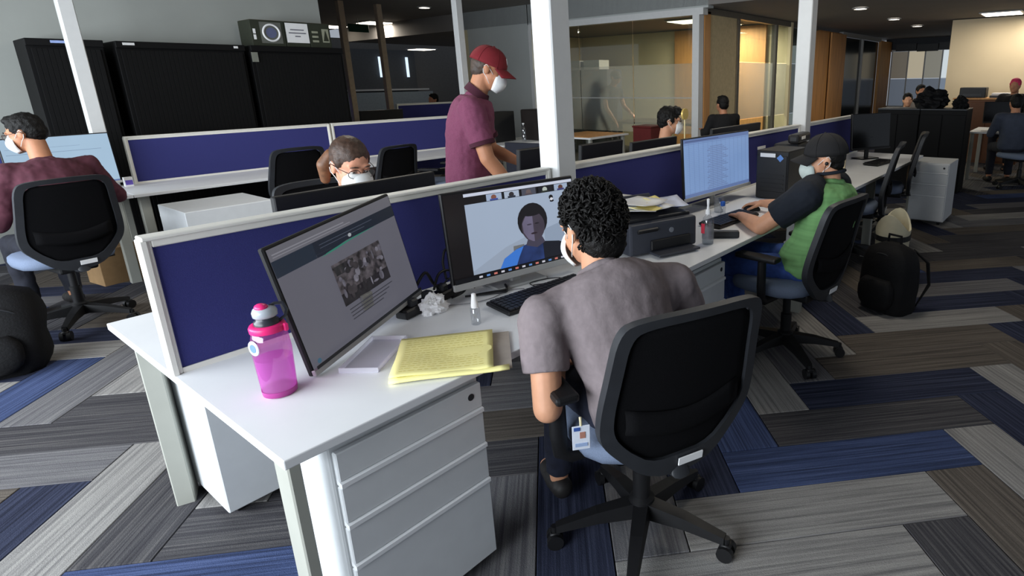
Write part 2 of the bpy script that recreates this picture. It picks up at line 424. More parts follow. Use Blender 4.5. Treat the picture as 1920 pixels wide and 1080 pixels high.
for args in ((6.75, 8.95, HIGHZ, 'spot', 'small round downlight nearest the red cap, above the dark rear office'),
             (11.0, 15.4, LOWZ, 'panel', 'lit ceiling panel left of the pale wall corner, lowest in the rear office'),
             (7.6, 12.1, HIGHZ, 'panel', 'lit ceiling panel beside the green exit sign', 30),
             (7.3, 13.6, HIGHZ, 'panel', 'lit ceiling panel just right of the cartons on the cabinet'),
             (9.95, 1.86, LOWZ, 'spot', 'round downlight nearest the right hand white pole', 8), (12.29, 1.92, LOWZ, 'spot', 'round downlight in the middle of the corridor row', 8),
             (14.37, 1.95, LOWZ, 'spot', 'faint round downlight farthest down the corridor'), (12.6, .15, LOWZ, 'panel', 'short lit ceiling panel before the beige wall', 14),
             (13.1, -.6, LOWZ, 'panel', 'lit ceiling panel closest to the beige wall', 14),
             (3.4, .0, HIGHZ, 'panel', 'unseen ceiling panel added high above the man in green to lift the light', 13), (2.2, 3.2, HIGHZ, 'panel', 'unseen ceiling panel added between the two desk rows as fill light', 16), (6.0, 2.2, HIGHZ, 'panel', 'unseen ceiling panel added high before the glass room as fill light', 13),  # these three unseen panels above the frame are added to brighten the desks
             (9.6, 4.9, LOWZ, 'panel', 'lit ceiling panel inside the glass meeting room, on the left', 110),
             (10.6, 4.75, LOWZ, 'panel', 'lit ceiling panel inside the glass meeting room, on the right', 110)):
    ceiling_light(*args)
t = thing('exit_sign', 'small green exit sign hanging from the rear ceiling', 'sign', (6.9, 11.6, HIGHZ-.2))
MB().box((0, 0, 0), (.45, .04, .16), bev=.005).obj('sign_board', mat('exit_green', (24, 74, 56), .5), t); MB().cyl((0, 0, .08), (0, 0, .2), .01).obj('rod', SILVER, t)
# white poles that rise through the desk rows
for x, y, lab in ((1.655, .715, 'thick white square pole between the two front navy screens'), (4.78, .715, 'white square pole behind the man in the black cap'),
                  (.93, 5.42, 'white square pole at the left, in front of the black cabinets'), (4.83, 5.5, 'white square pole behind the man in the red cap'),
                  (5.25, 9.2, 'narrow tan pole in the rear office beside the black cabinet'), (5.95, 9.2, 'wider tan pole in the rear office below the exit sign')):
    s = .125 if y < 5 else .1
    m_ = POLE if y < 6 else mat('tan_pole', (190, 170, 146), .6)
    h = (LOWZ if x > 7.8 else HIGHZ)
    t = thing('ceiling_pole', lab, 'pole', (x, y, 0), 0, 'square poles from floor to ceiling')
    MB().box((0, 0, h/2), (s, s, h), bev=.006).obj('pole_shaft', m_, t)
    MB().box((0, 0, .03), (s+.03, s+.03, .06), bev=.006).obj('pole_foot', m_, t)
# ================================================================ FURNITURE
H = .73
def desk(name, label, x0, x1, y0, y1, legs, group, rails=True):
    t = thing(name, label, 'desk', ((x0+x1)/2, (y0+y1)/2, 0), 0, group)
    cx, cy = (x0+x1)/2, (y0+y1)/2
    MB().box((0, 0, H-.0125), (x1-x0-.004, y1-y0, .025), bev=.003, seg=2).obj('worktop', WHITE, t)
    for lx, ly, sx, sy, a in legs:
        MB().box((lx-cx, ly-cy, (H-.025)/2), (sx, sy, H-.025), RZ(a), bev=.004).obj('leg', GREYMETAL, t)
    if rails:
        MB().box((0, -(y1-y0)*.28, H-.05), (x1-x0-.2, .04, .05)).obj('rail', GREYMETAL, t)
        MB().box((0, (y1-y0)*.28, H-.05), (x1-x0-.2, .04, .05)).obj('rail', GREYMETAL, t)
    return t
W = 1.39
desk('bench_desk', 'white desk in the foreground with the pink bottle and yellow pad', 0, 1.655, 0, W,
     [(.033, .072, .03, .077, 0), (.075, 1.27, .06, .105, math.radians(-22)), (1.62, .07, .05, .07, 0), (1.62, 1.31, .05, .07, 0)], 'desks of the front bench')
desk('bench_desk', 'white desk where the man in the green shirt works', 1.655, 3.25, 0, W, [(3.22, .07, .05, .07, 0), (3.22, 1.31, .05, .07, 0)], 'desks of the front bench')
desk('bench_desk', 'white desk holding the cream cushion, beyond the man in green', 3.25, 4.84, 0, W, [(4.8, .07, .05, .07, 0), (4.8, 1.31, .05, .07, 0)], 'desks of the front bench')
desk('bench_desk', 'white desk with the black keyboard at the far end of the row', 4.84, 6.45, 0, W, [(6.4, .07, .05, .07, 0), (6.4, 1.31, .05, .07, 0)], 'desks of the front bench')
desk('bench_desk', 'white rear desk of the man at the left', -1.2, .9, 4.70, 5.44, [(-1.1, 4.78, .05, .07, 0), (.8, 4.8, .07, .06, 0), (.8, 5.38, .05, .07, 0)], 'desks of the rear bench', False)
desk('bench_desk', 'white rear desk under the left navy screen, behind the woman', .9, 2.9, 4.70, 5.44, [(.98, 4.8, .07, .06, 0), (.98, 5.38, .05, .07, 0), (2.85, 4.78, .05, .07, 0)], 'desks of the rear bench', False)
desk('bench_desk', 'white rear desk under the right navy screen', 2.9, 4.72, 4.70, 5.44, [(4.65, 4.78, .05, .07, 0), (4.65, 5.38, .05, .07, 0)], 'desks of the rear bench', False)

def screen(label, x0, x1, y0, z1, group, z0=H, th=.055, fw=.022):
    t = thing('desk_screen', label, 'divider', ((x0+x1)/2, y0, z0), 0, group)
    L = x1-x0; h = z1-z0
    MB().box((0, th/2, h/2), (L-.03, th*.55, h-.02)).obj('fabric_panel', BLUEFAB, t)
    for s in (-1, 1):
        MB().box((s*(L/2-fw/2), th/2, h/2), (fw, th*.78, h), bev=.003).box((s*(L/2-.004), th*.2, h/2), (.016, th*.34, h), bev=.002).box((s*(L/2-.004), th*.8, h/2), (.016, th*.34, h), bev=.002).obj('side_frame', IVORY, t)
    MB().box((0, th/2, h-fw/2), (L-2*fw, th*.78, fw), bev=.003).obj('top_frame', IVORY, t)
    MB().box((0, th/2, h+.004), (L, th, .012), bev=.003).obj('top_cap', IVORY, t)
    MB().box((0, th/2, .008), (L-2*fw, th*.7, .016)).obj('bottom_frame', IVORY, t)
    return t
ZT = 1.136
G = 'navy fabric desk screens'
screen('navy desk screen in the foreground, behind the two near monitors', .005, 1.575, .690, ZT, G)
screen('navy desk screen behind the monitor of the man in green', 1.735, 4.70, .690, ZT, G)
screen('dark navy desk screen at the far end of the front row', 4.86, 6.45, .690, ZT, G)
screen('navy desk screen at the rear left, right of the white pole', 1.09, 2.885, 5.40, ZT, G)
screen('navy desk screen at the rear, left of the man in the red cap', 2.915, 4.60, 5.40, ZT, G)
screen('navy desk screen cut off by the left picture edge', -1.2, .84, 5.40, ZT, G)

def pedestal(label, x, y, w, d, h, rz=0, z0=.045, lock=True, name='drawer_pedestal', group='white drawer pedestals'):
    """front faces local -Y; origin at the centre of the footprint"""
    t = thing(name, label, 'cabinet', (x, y, 0), rz, group)
    MB().box((0, .008, z0+h/2), (w, d-.016, h), bev=.004).obj('body', WHITEMETAL, t)
    hs = [.155, .195, .20, .45]; z = z0+h-.004; fy = -d/2
    for k, f in enumerate(hs):
        hh = (h-.008)*f
        dr = MB().box((0, fy+.002, z-hh/2-.002), (w-.012, .02, hh-.018), bev=.003).obj('drawer', WHITEMETAL, t)
        if k < 3:
            mb = MB()   # sloping grip lip below each front
            zz = z-hh
            mb.prism([(-(w-.014)/2, fy+.012, zz+.010), (-(w-.014)/2, fy-.014, zz+.003), (-(w-.014)/2, fy-.014, zz-.009), (-(w-.014)/2, fy+.012, zz-.006)], (w-.014, 0, 0))
            mb.obj('grip', WHITE, dr)
        if k == 0 and lock:
            lk = MB(); lk.cyl((w/2-.045, fy-.005, z-hh*.45), (w/2-.045, fy-.009, z-hh*.45), .011, n=14); lk.obj('lock', DARKGREY, dr)
        z -= hh
    for sx in (-1, 1):
        for sy in (-1, 1):
            MB().cyl((sx*(w/2-.05)-.012, sy*(d/2-.06), .0275), (sx*(w/2-.05)+.012, sy*(d/2-.06), .0275), .021, n=12).box((sx*(w/2-.05), sy*(d/2-.06), .04), (.03, .03, .02)).obj('caster', BLACK, t)
    return t
pedestal('white three-drawer pedestal under the desk in the foreground', .342, .165, .455, .27, .64)
pedestal('white pedestal with its plain back turned to us, under the foreground desk', .335, 1.17, .44, .42, .60, PI, lock=False)
pedestal('white drawer pedestal under the printer, beside the gray-shirted man', 1.90, .31, .45, .54, .62)
pedestal('white drawer pedestal standing free at the right beyond the backpack', 6.60, -.10, .36, .52, .62, -PI/2)
pedestal('white low pedestal between the left man and the woman, under the rear desk', 1.32, 4.30, .62, .62, .60, PI, lock=False)

# ---------------------------------------------------------------- office chairs
def make_chair(arms=True, seat=SEATGREY):
    t = thing('office_chair', 'x', 'chair')
    for k in range(5):
        a = math.radians(18+72*k)
        mb = MB(); ca, sa = math.cos(a), math.sin(a); R = RZ(a)
        mb.rings([[Vector((0, 0, 0))+R @ Vector((r, s*wd, z+dz)) for s, dz in ((-1, -hh), (1, -hh), (.8, hh), (-.8, hh))] for r, wd, z, hh in ((.03, .032, .115, .028), (.16, .026, .105, .020), (.30, .018, .078, .012))])
        lg = mb.obj('base_leg', BLACK, t)
        mb = MB(); p = R @ Vector((.305, 0, 0)); tn = R @ Vector((0, 1, 0))
        for s in (-1, 1):
            mb.cyl(p+tn*(s*.008)+Vector((0, 0, .034)), p+tn*(s*.028)+Vector((0, 0, .034)), .028, n=14)
        mb.cyl(p+Vector((0, 0, .04)), p+Vector((0, 0, .085)), .012, n=10).box(p+Vector((0, 0, .055)), (.035, .035, .02), R, bev=.004)
        smooth_angle(mb.obj('caster', BLACK, lg))
    smooth_angle(MB().lathe([(.045, .08), (.045, .15), (.03, .16), (.03, .26), (.022, .265), (.022, .40)], 16).obj('gas_lift', BLACK, t))
    MB().box((0, -.02, .405), (.20, .30, .05), bev=.012, seg=2).cyl((.1, .02, .40), (.26, .03, .40), .008, n=8).obj('seat_mechanism', BLACK, t)
    # seat cushion, waterfall front edge
    mb = MB()
    def seatring(s, z, dz):
        return [Vector((x*s, y*s+.02, z)) for x, y in [(p.x, p.y) for p in chaikin([(-.235, -.21, 0), (.235, -.21, 0), (.25, .12, 0), (.20, .25, 0), (-.20, .25, 0), (-.25, .12, 0)], 2)]]
    mb.rings([seatring(.88, .425, 0), seatring(.97, .432, 0), seatring(1.0, .455, 0), seatring(.985, .482, 0), seatring(.9, .498, 0), seatring(.6, .503, 0)])
    sc = mb.obj('seat', seat, t); smooth_angle(sc, 60)
    # back frame: rounded hexagon ring, slightly dished
    def by(x, z): return -.235-.16*(z-.46)-.10*(z-.46)**2 + .55*x*x
    out = chaikin([(-.19, .96, 0), (0, .965, 0), (.19, .96, 0), (.232, .925, 0), (.245, .80, 0), (.262, .66, 0), (.258, .58, 0), (.215, .52, 0), (.10, .405, 0), (-.10, .405, 0), (-.215, .52, 0), (-.258, .58, 0), (-.262, .66, 0), (-.245, .80, 0), (-.232, .925, 0)], 2)
    inn = []
    for p in out:
        q = Vector((p.x*.855, .73+(p.y-.73)*.885 + (.035 if p.y < .56 else 0)*(1-min(1, abs(p.x)/.2)), 0)); inn.append(q)
    def V3(p, dy): return Vector((p.x, by(p.x, p.y)+dy, p.y))
    mb = MB()
    mb.rings([[V3(out[k], -.014), V3(inn[k], -.012), V3(inn[k], .014), V3(out[k], .016)] for k in range(len(out))], closed=True)
    bf = mb.obj('back_frame', DARKGREY, t); smooth_angle(bf, 50)
    mb = MB(); n = len(inn)
    def inside(u, v):
        z = .46+.47*v
        xs = []
        for k in range(n):
            a, b = inn[k], inn[(k+1) % n]
            if (a.y-z)*(b.y-z) <= 0 and abs(a.y-b.y) > 1e-6: xs.append(a.x+(b.x-a.x)*(z-a.y)/(b.y-a.y))
        hw = max([abs(x) for x in xs] or [.05])+.006
        x = (2*u-1)*hw
        return (x, by(x, z)+.004, z)
    mb.grid(inside, 10, 14)
    mp = mb.obj('mesh_back', BLACKSOFT, t, True); solid(mp, .006)
    # lumbar bar and spine
    mb = MB(); mb.grid(lambda u, v: ((2*u-1)*.19, by((2*u-1)*.19, .63)-.008-.008*math.sin(PI*v), .60+.075*v - .035*math.sin(PI*u)), 10, 4)
    lb = mb.obj('lumbar_support', BLACKSOFT, t, True); solid(lb, .006)
    mb = MB(); mb.tube([(0, -.10, .405), (0, -.20, .40), (0, -.245, .405), (0, by(0, .42)+.0, .425)], [.035, .035, .032, .028], n=10, flat=.6)
    smooth_angle(mb.obj('back_bracket', DARKGREY, t), 60)
    z0 = .447
    MB().box((.03, by(0, z0)-.018, z0), (.085, .004, .026), Matrix.Rotation(math.radians(10), 3, 'X')).obj('name_plate', PAPER, t)
    if arms:
        for s in (-1, 1):
            ar = MB().tube([(s*.12, 0, .40), (s*.25, 0, .405), (s*.285, 0, .43), (s*.29, 0, .50), (s*.29, .0, .635)], [.018, .018, .02, .022, .02], n=10, flat=1.3).obj('armrest', BLACK, t); smooth_angle(ar, 60)
            MB().box((s*.285, .03, .65), (.075, .24, .028), bev=.011, seg=2).obj('arm_pad', BLACK, ar)
    return t
proto = make_chair(True); proto_na = make_chair(False)
used = set()
def chair(label, x, y, heading, arms=True, group='black mesh-back office chairs'):
    p = proto if arms else proto_na
    o = p if p not in used else copy_tree(p)
    used.add(p)
    o.location = (x, y, 0); o.rotation_euler = (0, 0, math.radians(heading-90)); tag(o, label, 'chair', group)
    return o
chair('black mesh-back office chair of the gray-shirted man in the foreground', .955, -.285, 66, True)
chair('black mesh-back office chair of the man in the green shirt', 2.56, -.13, 84, True)
chair('black mesh-back office chair of the man at the left', .31, 3.95, 98, False).scale = (1, 1, 1.07)
chair('black office chair of the woman in glasses', 1.12, 1.80, -92, False)
chair('empty black office chair at the rear desk, left of the woman', 1.98, 4.52, 92, False)
chair('empty black office chair between the woman and the red-capped man', 2.90, 4.50, 100, True)
chair('black office chair cut off by the back of the red-capped man', 3.62, 4.45, 120, True)
chair('empty black office chair with its back toward the free-standing pedestal', 4.60, .14, 100, False)
chair('empty black office chair at the far end desk, left of the white pedestal', 5.66, .18, 103, False)
chair('black office chair of the person in gray at the far right', 9.35, -.70, 140, True)

# ---------------------------------------------------------------- tall black cabinets by the rear wall
def cabinet(label, x0, x1, y0, h, d=.46, doors=2):
    t = thing('tambour_cabinet', label, 'cabinet', ((x0+x1)/2, y0+d/2, 0), 0, 'tall black cabinets')
    w = x1-x0; f = -d/2
    MB().box((0, .01, h/2), (w, d-.02, h), bev=.004).obj('body', BLACKMETAL, t)
    MB().box((0, f+.002, h-.03), (w, .03, .06), bev=.004).obj('top_rail', BLACKMETAL, t)
    dw = (w-.06)/doors
    for k in range(doors):
        cx = -w/2+.03+dw*(k+.5)
        mb = MB(); n = int(dw/.035)
        for q in range(n): mb.box((cx-dw/2+dw*(q+.5)/n, f+.004, (h-.1)/2+.03), (dw/n-.0025, .014, h-.12), bev=.001)
        dr = mb.obj('door', BLACKMETAL, t); 
        if k == doors-1 or doors == 1: MB().cyl((cx-dw/2+.05, f-.004, .98), (cx-dw/2+.05, f-.012, .98), .012, n=12).obj('lock', SILVER, dr)
    return t
cabinet('tall black cabinet at the left, partly behind the white pole', .73, 1.25, 6.02, 1.98, doors=1)
cabinet('wide tall black cabinet in the middle, right of the white pole', 1.335, 2.42, 6.02, 1.98)
c3 = cabinet('tall black cabinet carrying the three cartons', 2.475, 3.49, 6.02, 1.98)
for x, w_, lab, c in ((.95, .12, 'long blue and white sticker on the left black cabinet', (150, 170, 220)), (1.43, .09, 'white sticker at the left top corner of the middle black cabinet', (230, 230, 230)), (2.33, .04, 'short white sticker at the right top corner of the middle black cabinet', (225, 225, 225))):
    tag(MB().box((x, 5.999, 1.955), (w_, .003, .022)).obj('sticker', mat('sticker_%d' % int(x*100), c, .7)), lab, 'sticker')
tag(MB().box((2.5, 6.0, 1.86), (.06, .012, .10)).obj('key_tag', mat('tag_grey', (120, 122, 112), .7)), 'small gray tag hanging between the two black cabinets', 'tag')
# cartons on top
dkg = mat('carton_dark_green', (44, 48, 36), .8)
def carton(x0, x1, label, deco):
    t = thing('carton', label, 'box', ((x0+x1)/2, 6.22, 1.983), 0, 'cartons on the black cabinet')
    w = x1-x0
    MB().box((0, 0, .135), (w-.006, .30, .27), bev=.004).obj('carton_body', dkg, t)
    MB().box((0, 0, .271), (w-.03, .26, .003)).obj('lid_flap', CARD, t)
    f = -.1525
    if deco == 'ring':
        MB().box((.03, f, .14), (w*.62, .003, .22)).obj('printed_panel', mat('carton_print_grey', (96, 98, 92), .8), t)
        mb = MB(); mb.tube([(.03+.085*math.cos(a), f-.004, .14+.085*math.sin(a)) for a in [2*PI*k/28 for k in range(28)]], .011, n=6, closed=True); mb.obj('ring_emblem', PAPER, t)
        MB().lathe([(.001, 0), (.055, 0), (.055, .003), (.001, .003)], 20, M=Matrix.Rotation(PI/2, 4, 'X'), c=(.03, f-.001, .14)).obj('emblem_centre', mat('emblem_blue', (92, 98, 130), .7), t)
        for z in (.09, .15): MB().box((-w*.40, f, z), (.025, .003, .05)).obj('printed_mark', PAPER, t)
    elif deco == 'sheet':
        MB().box((0, f, .15), (w-.02, .003, .21)).obj('paper_sheet', PAPER, t)
        for k, ww in enumerate((.15, .19, .06)): MB().box((0, f-.002, .185-k*.035), (ww, .002, .012)).obj('text_line', mat('ink_grey', (110, 110, 120), .8), t)
    else:
        mb = MB(); mb.poly([(.02, f-.002, .06), (.10, f-.002, .06), (.10, f-.002, .21), (.02, f-.002, .21)]); mb.obj('printed_panel', mat('carton_print_pale', (150, 152, 132), .8), t)
        mb = MB(); mb.prism([(.03, f-.004, .075), (.09, f-.004, .075), (.06, f-.004, .195)], (0, -.002, 0)); mb.obj('tree_mark', dkg, t)
        for z in (.07, .12, .17): MB().box((-.06, f-.001, z), (.07, .003, .022)).obj('printed_mark', mat('carton_print_pale', (150, 152, 132), .8), t)
carton(2.53, 2.885, 'dark green carton with a white ring emblem', 'ring')
carton(2.885, 3.15, 'dark carton behind a white sheet of lettering', 'sheet')
carton(3.15, 3.40, 'dark green carton with a pale tree mark', 'tree')

# ---------------------------------------------------------------- monitors
def quadpoly(mb, pts, off, mi, w, h):
    mb.poly([((u-.5)*w, -off, v*h) for u, v in pts], mi)
def monitor(label, x, y, rz, w, h, zb, art=None, chin=.018, tilt=-4, group=None, stand=True, bodymat=None, z_desk=H, bez=.008, back_mark=False, lean=0, sy=.05):
    """screen faces local -Y; origin on the desk below the centre; zb = height of the lower edge above the desk"""
    t = thing('monitor', label, 'monitor', (x, y, z_desk), rz, group)
    bodymat = bodymat or BLACK
    T = Matrix.Translation((0, 0, zb)) @ Matrix.Rotation(math.radians(lean), 4, 'Y') @ Matrix.Rotation(math.radians(tilt), 4, 'X')
    def put(o): o.matrix_local = T; return o
    put(MB().box((0, .012 if art else .018, h/2), (w, .018 if art else .03, h), bev=.004).obj('housing', bodymat, t))
    if chin: put(MB().box((0, -.001, chin/2), (w, .014, chin), bev=.002).obj('chin', SILVER if art else BLACK, t))
    if art:
        mb = MB(); mats = []
        for k, (poly, m_) in enumerate(art):
            if m_ not in mats: mats.append(m_)
            quadpoly(mb, poly, .0005+.00022*k, mats.index(m_), w-2*bez, h-chin-bez)
        o = mb.obj('screen', mats, t, fixn=False)
        o.matrix_local = T @ Matrix.Translation((0, 0.002, chin))
    else:
        put(MB().box((0, .0025, h/2+chin/2), (w-2*bez, .002, h-chin-2*bez)).obj('screen', mat('dark_screen', (8, 9, 11), .2), t))
    if stand:
        MB().box((0, sy+.01, zb/2+.05), (.05, .025, zb+.10), bev=.006).box((0, sy/2+.02, zb+.10), (.05, sy+.02, .05)).obj('stand_neck', SILVER if art else BLACK, t)
        MB().box((0, sy+.01 if sy > .1 else sy+.02, .006), (.18 if sy > .1 else .24, .10 if sy > .1 else .15, .012), bev=.005).obj('stand_base', SILVER if art else BLACK, t)
    if back_mark:
        put(MB().cyl((0, .0335, h*.55), (0, .036, h*.55), .022, n=18).obj('round_mark', SILVER, t))
    return t
R4 = lambda a, b, c, d: [(a, c), (b, c), (b, d), (a, d)]
def ellp(cx, cy, rx, ry, n=22, a0=0, a1=2*PI): return [(cx+rx*math.cos(a0+(a1-a0)*k/n), cy+ry*math.sin(a0+(a1-a0)*k/n)) for k in range(n)]
# web page screen: grey page, dark header, teal sweep, photograph, lines of text
e = emat
art1 = [(R4(0, 1, 0, 1), e('page_grey', (88, 88, 98), 1, .04, 3)), (R4(0, 1, .905, 1), e('browser_grey', (92, 92, 100), 1)), (R4(.02, .55, .945, .955), e('browser_line', (120, 120, 128), 1)), (R4(.02, .6, .925, .932), e('browser_line', (120, 120, 128), 1)),
        (R4(0, 1, .80, .905), e('header_navy', (20, 27, 40), 1)), (R4(0, .28, .775, .905), e('header_slate', (26, 36, 50), 1)), (R4(.32, .78, .862, .868), e('header_text', (60, 66, 80), 1)), (R4(.32, .70, .835, .841), e('header_text', (60, 66, 80), 1)),
        ([(.28, .775), (.36, .775), (.52, .80), (.78, .80), (.78, .812), (.5, .815), (.4, .80), (.28, .80)], e('header_navy', (20, 27, 40), 1)),
        ([(.30, .765), (.42, .770), (.55, .785), (.80, .80), (.62, .80), (.5, .795), (.36, .78)], e('teal_sweep', (44, 112, 96), 1)), (ellp(.56, .83, .014, .016), e('white_dot', (150, 155, 160), 1)),
        (R4(.345, .775, .29, .665), e('photo_grey', (62, 58, 62), 1, .8, 40)), (R4(.345, .775, .29, .40), e('photo_dark', (30, 28, 32), 1, .4, 30)), (R4(.36, .52, .56, .64), e('photo_roof', (36, 36, 38), 1, .5, 30))]
_r = random.Random(5)
for k in range(46):
    u_, v_ = _r.uniform(.37, .75), _r.uniform(.33, .62); a_, b_ = _r.uniform(.006, .026), _r.uniform(.01, .045)
    if u_-a_ < .35 or u_+a_ > .77: continue
    art1.append((ellp(u_, v_, a_, b_, 9), e('photo_bit_%d' % (k % 4), [(84, 82, 92), (34, 32, 36), (104, 102, 112), (50, 46, 50)][k % 4], 1, .3, 50)))
for k, y_ in enumerate((.255, .225, .195, .165)): art1.append((R4(.345, .75-.04*k, y_, y_+.009), e('text_grey', (48, 48, 56), 1)))
art1 += [(R4(0, 1, 0, .028), e('taskbar', (14, 16, 20), 1)), (ellp(.03, .055, .014, .02), e('start_dot', (52, 84, 104), 1))]
MON1 = monitor('tilted wide monitor showing a gray web page, nearest to us', .496, .463, math.radians(25.9), .585, .392, .028, art1, chin=.018, tilt=-9, lean=-4.2, sy=.12)
# video call screen
bg = e('call_wall', (152, 166, 186), 1.0, .03, 2)
art2 = [(R4(0, 1, 0, 1), e('call_black', (18, 16, 18), 1)), (R4(.14, 1, .06, .865), bg), (R4(.14, 1, .95, .985), e('browser_pale', (190, 196, 212), 1)),
        ([(.14, .06), (.62, .06), (.62, .40), (.40, .30), (.14, .10)], e('call_wall_low', (142, 154, 172), 1.0)), ([(.72, .42), (1, .52), (1, .20), (.72, .20)], e('call_wall_r', (134, 148, 168), 1.0))]
tx = .30
for k, c in enumerate(((150, 165, 190), (160, 172, 190), (70, 72, 84), (24, 24, 30), (150, 165, 188))):
    art2.append((R4(tx, tx+.115, .87, .945), e('thumb_%d' % k, c, 1)))
    art2.append((ellp(tx+.055, .905, .02, .03), e('thumb_head_%d' % k, [(120, 76, 64), (46, 42, 46), (96, 84, 84), (170, 178, 170), (86, 54, 44)][k], 1)))
    art2.append((R4(tx+.025, tx+.085, .87, .89), e('thumb_body_%d' % k, [(60, 74, 140), (40, 44, 56), (80, 70, 76), (40, 46, 40), (60, 60, 110)][k], 1)))
    tx += .135
SHIFT = -.085
art2 += [(([(u+SHIFT, v) for u, v in P_]), m_) for P_, m_ in [([(.42, .06), (.46, .17), (.56, .25), (.66, .29), (.78, .28), (.92, .24), (1.0, .17), (1.0, .06)], e('call_shirt', (32, 48, 92), 1, .4, 14)),
         ([(.42, .06), (.46, .17), (.56, .25), (.62, .27), (.58, .16), (.55, .06)], e('call_shirt_lit', (56, 112, 196), 1)), ([(.78, .28), (.92, .24), (1.0, .17), (1.0, .06), (.78, .06)], e('call_shirt_dark', (20, 22, 32), 1)),
         ([(.66, .34), (.78, .34), (.80, .27), (.73, .22), (.64, .27)], e('call_neck', (62, 58, 74), 1)), (ellp(.715, .555, .122, .215), e('call_hair', (20, 17, 20), 1)),
         (ellp(.715, .48, .095, .18), e('call_face', (62, 55, 66), 1, .15, 10)), ([(.715, .645), (.66, .62), (.628, .54), (.632, .43), (.665, .34), (.70, .305), (.715, .30)], e('call_face_lit', (98, 92, 114), 1, .12, 10)), (ellp(.715, .665, .09, .055), e('call_hair', (20, 17, 20), 1)),
         (ellp(.683, .515, .020, .009), e('call_eye', (60, 54, 68), 1)), (ellp(.748, .515, .020, .009), e('call_eye2', (44, 38, 48), 1)), (ellp(.716, .40, .028, .012), e('call_mouth', (58, 44, 54), 1)), (ellp(.716, .40, .024, .010), e('call_mouth2', (38, 28, 36), 1)), (ellp(.742, .515, .016, .007), e('call_eye3', (30, 26, 32), 1))]]
art2 += [
         (ellp(.80, .80, .018, .03), e('call_hair', (20, 17, 20), 1)), (ellp(.805, .755, .018, .014), e('call_hair', (20, 17, 20), 1)), (ellp(.803, .778, .012, .018), e('call_white', (205, 205, 212), 1)),
         (R4(0, 1, 0, .055), e('taskbar', (14, 16, 20), 1))]
for k in range(13): art2.append((R4(.17+.055*k, .195+.055*k, .018, .04), e('task_icon_%d' % (k % 3), [(190, 190, 200), (90, 130, 190), (190, 110, 100)][k % 3], 1)))
monitor('wide monitor showing a video call with a man in a blue shirt', 1.135, .445, math.radians(-11), .60, .375, .045, art2, chin=.026, tilt=-5)
# spreadsheet screen
art3 = [(R4(0, 1, 0, 1), e('sheet_blue', (118, 146, 190), 1.0, .04, 4)), (R4(0, 1, .93, 1), e('sheet_ribbon', (92, 112, 156), 1)), (R4(0, 1, .0, .06), e('sheet_ribbon', (92, 112, 156), 1)), (R4(.02, .5, .955, .968), e('sheet_ink', (60, 72, 110), 1)), (R4(0, 1, .905, .915), e('sheet_line', (98, 122, 166), 1))]
for k in range(1, 15): art3.append((R4(k/15, k/15+.004, .06, .93), e('sheet_line', (98, 122, 166), 1)))
for k in range(26): art3.append((R4(.02, .97, .08+.032*k, .083+.032*k), e('sheet_line', (98, 122, 166), 1)))
for k in range(24): art3.append((R4(.30+.02*(k % 3), .62-.03*(k % 4), .09+.032*k, .098+.032*k), e('sheet_ink_pale', (92, 104, 140), 1)))
monitor('monitor with a pale blue spreadsheet facing the man in green', 2.985, .545, math.radians(-3), .80, .385, .085, art3, chin=.022, tilt=-3)
# dark monitors
monitor('black monitor whose top edge cuts across the woman\'s mask', .80, 1.02, PI+math.radians(4), .70, .40, .03, tilt=-2)
monitor('black monitor seen from behind, left of the white pole by the red-capped man', 1.93, 1.10, PI, .44, .33, .14)
monitor('black monitor seen from behind, just right of the thick white pole', 2.40, 1.10, PI, .40, .33, .12)
monitor('black monitor seen from behind, before the man in the checked shirt', 2.97, 1.10, PI, .54, .33, .09)
monitor('wide black monitor seen from behind, right of the man in the checked shirt', 4.10, 1.05, PI, .86, .38, .06)
monitor('black monitor with a small white label at the far end desk', 5.85, .38, math.radians(-28), .52, .36, .10)
monitor('lit monitor beside the man at the left, showing a pale document', .62, 5.12, math.radians(10), .68, .42, .055,
        [(R4(0, 1, 0, 1), e('doc_blue', (158, 184, 206), 1.0, .03, 3)), (R4(.03, .9, .70, .708), e('doc_line', (120, 140, 166), 1)), (R4(.03, .8, .55, .556), e('doc_line', (120, 140, 166), 1)), (R4(0, 1, .0, .03), e('sheet_ribbon', (92, 112, 156), 1)), (R4(.03, .7, .80, .805), e('doc_line', (120, 140, 166), 1))], chin=.02)
monitor('black monitor with a round mark in the dark rear office', 4.62, 7.3, PI, .70, .36, .10, back_mark=True)
monitor('small screen glowing blue at the edge of the black cabinet', 4.95, 9.8, .2, .42, .28, .30, [(R4(0, 1, 0, 1), e('glow_blue', (48, 62, 190), 1.0, .3, 8))], chin=.015)
# ================================================================ THINGS ON THE DESKS
PINKT = glassmat('pink_translucent_plastic', (246, 206, 240), .08, .18, .08, (222, 128, 204))
PINKL = glassmat('pink_liquid', (248, 216, 246), .03, .50, .1, (232, 180, 234))
HOTPINK = mat('hot_pink_plastic', (232, 44, 120), .35, var=.03)
t = thing('water_bottle', 'pink translucent water bottle with a flip lid and loop handle', 'bottle', (.142, .338, H))
smooth_angle(MB().lathe([(.036, 0), (.041, .004), (.043, .02), (.046, .10), (.047, .128), (.0445, .165), (.040, .183), (.034, .188)], 28).obj('bottle_body', PINKT, t), 60)
smooth_angle(MB().lathe([(.034, .006), (.040, .012), (.0425, .06), (.0435, .108), (.001, .109)], 28).obj('pink_water', PINKL, t), 60)
smooth_angle(MB().lathe([(.036, 0), (.0415, .003), (.0432, .018), (.036, .018)], 28).obj('base_ring', mat('pink_base', (170, 60, 140), .4), t), 60)
smooth_angle(MB().lathe([(.034, .183), (.043, .185), (.044, .197), (.041, .203), (.032, .204)], 28).obj('collar', HOTPINK, t), 60)
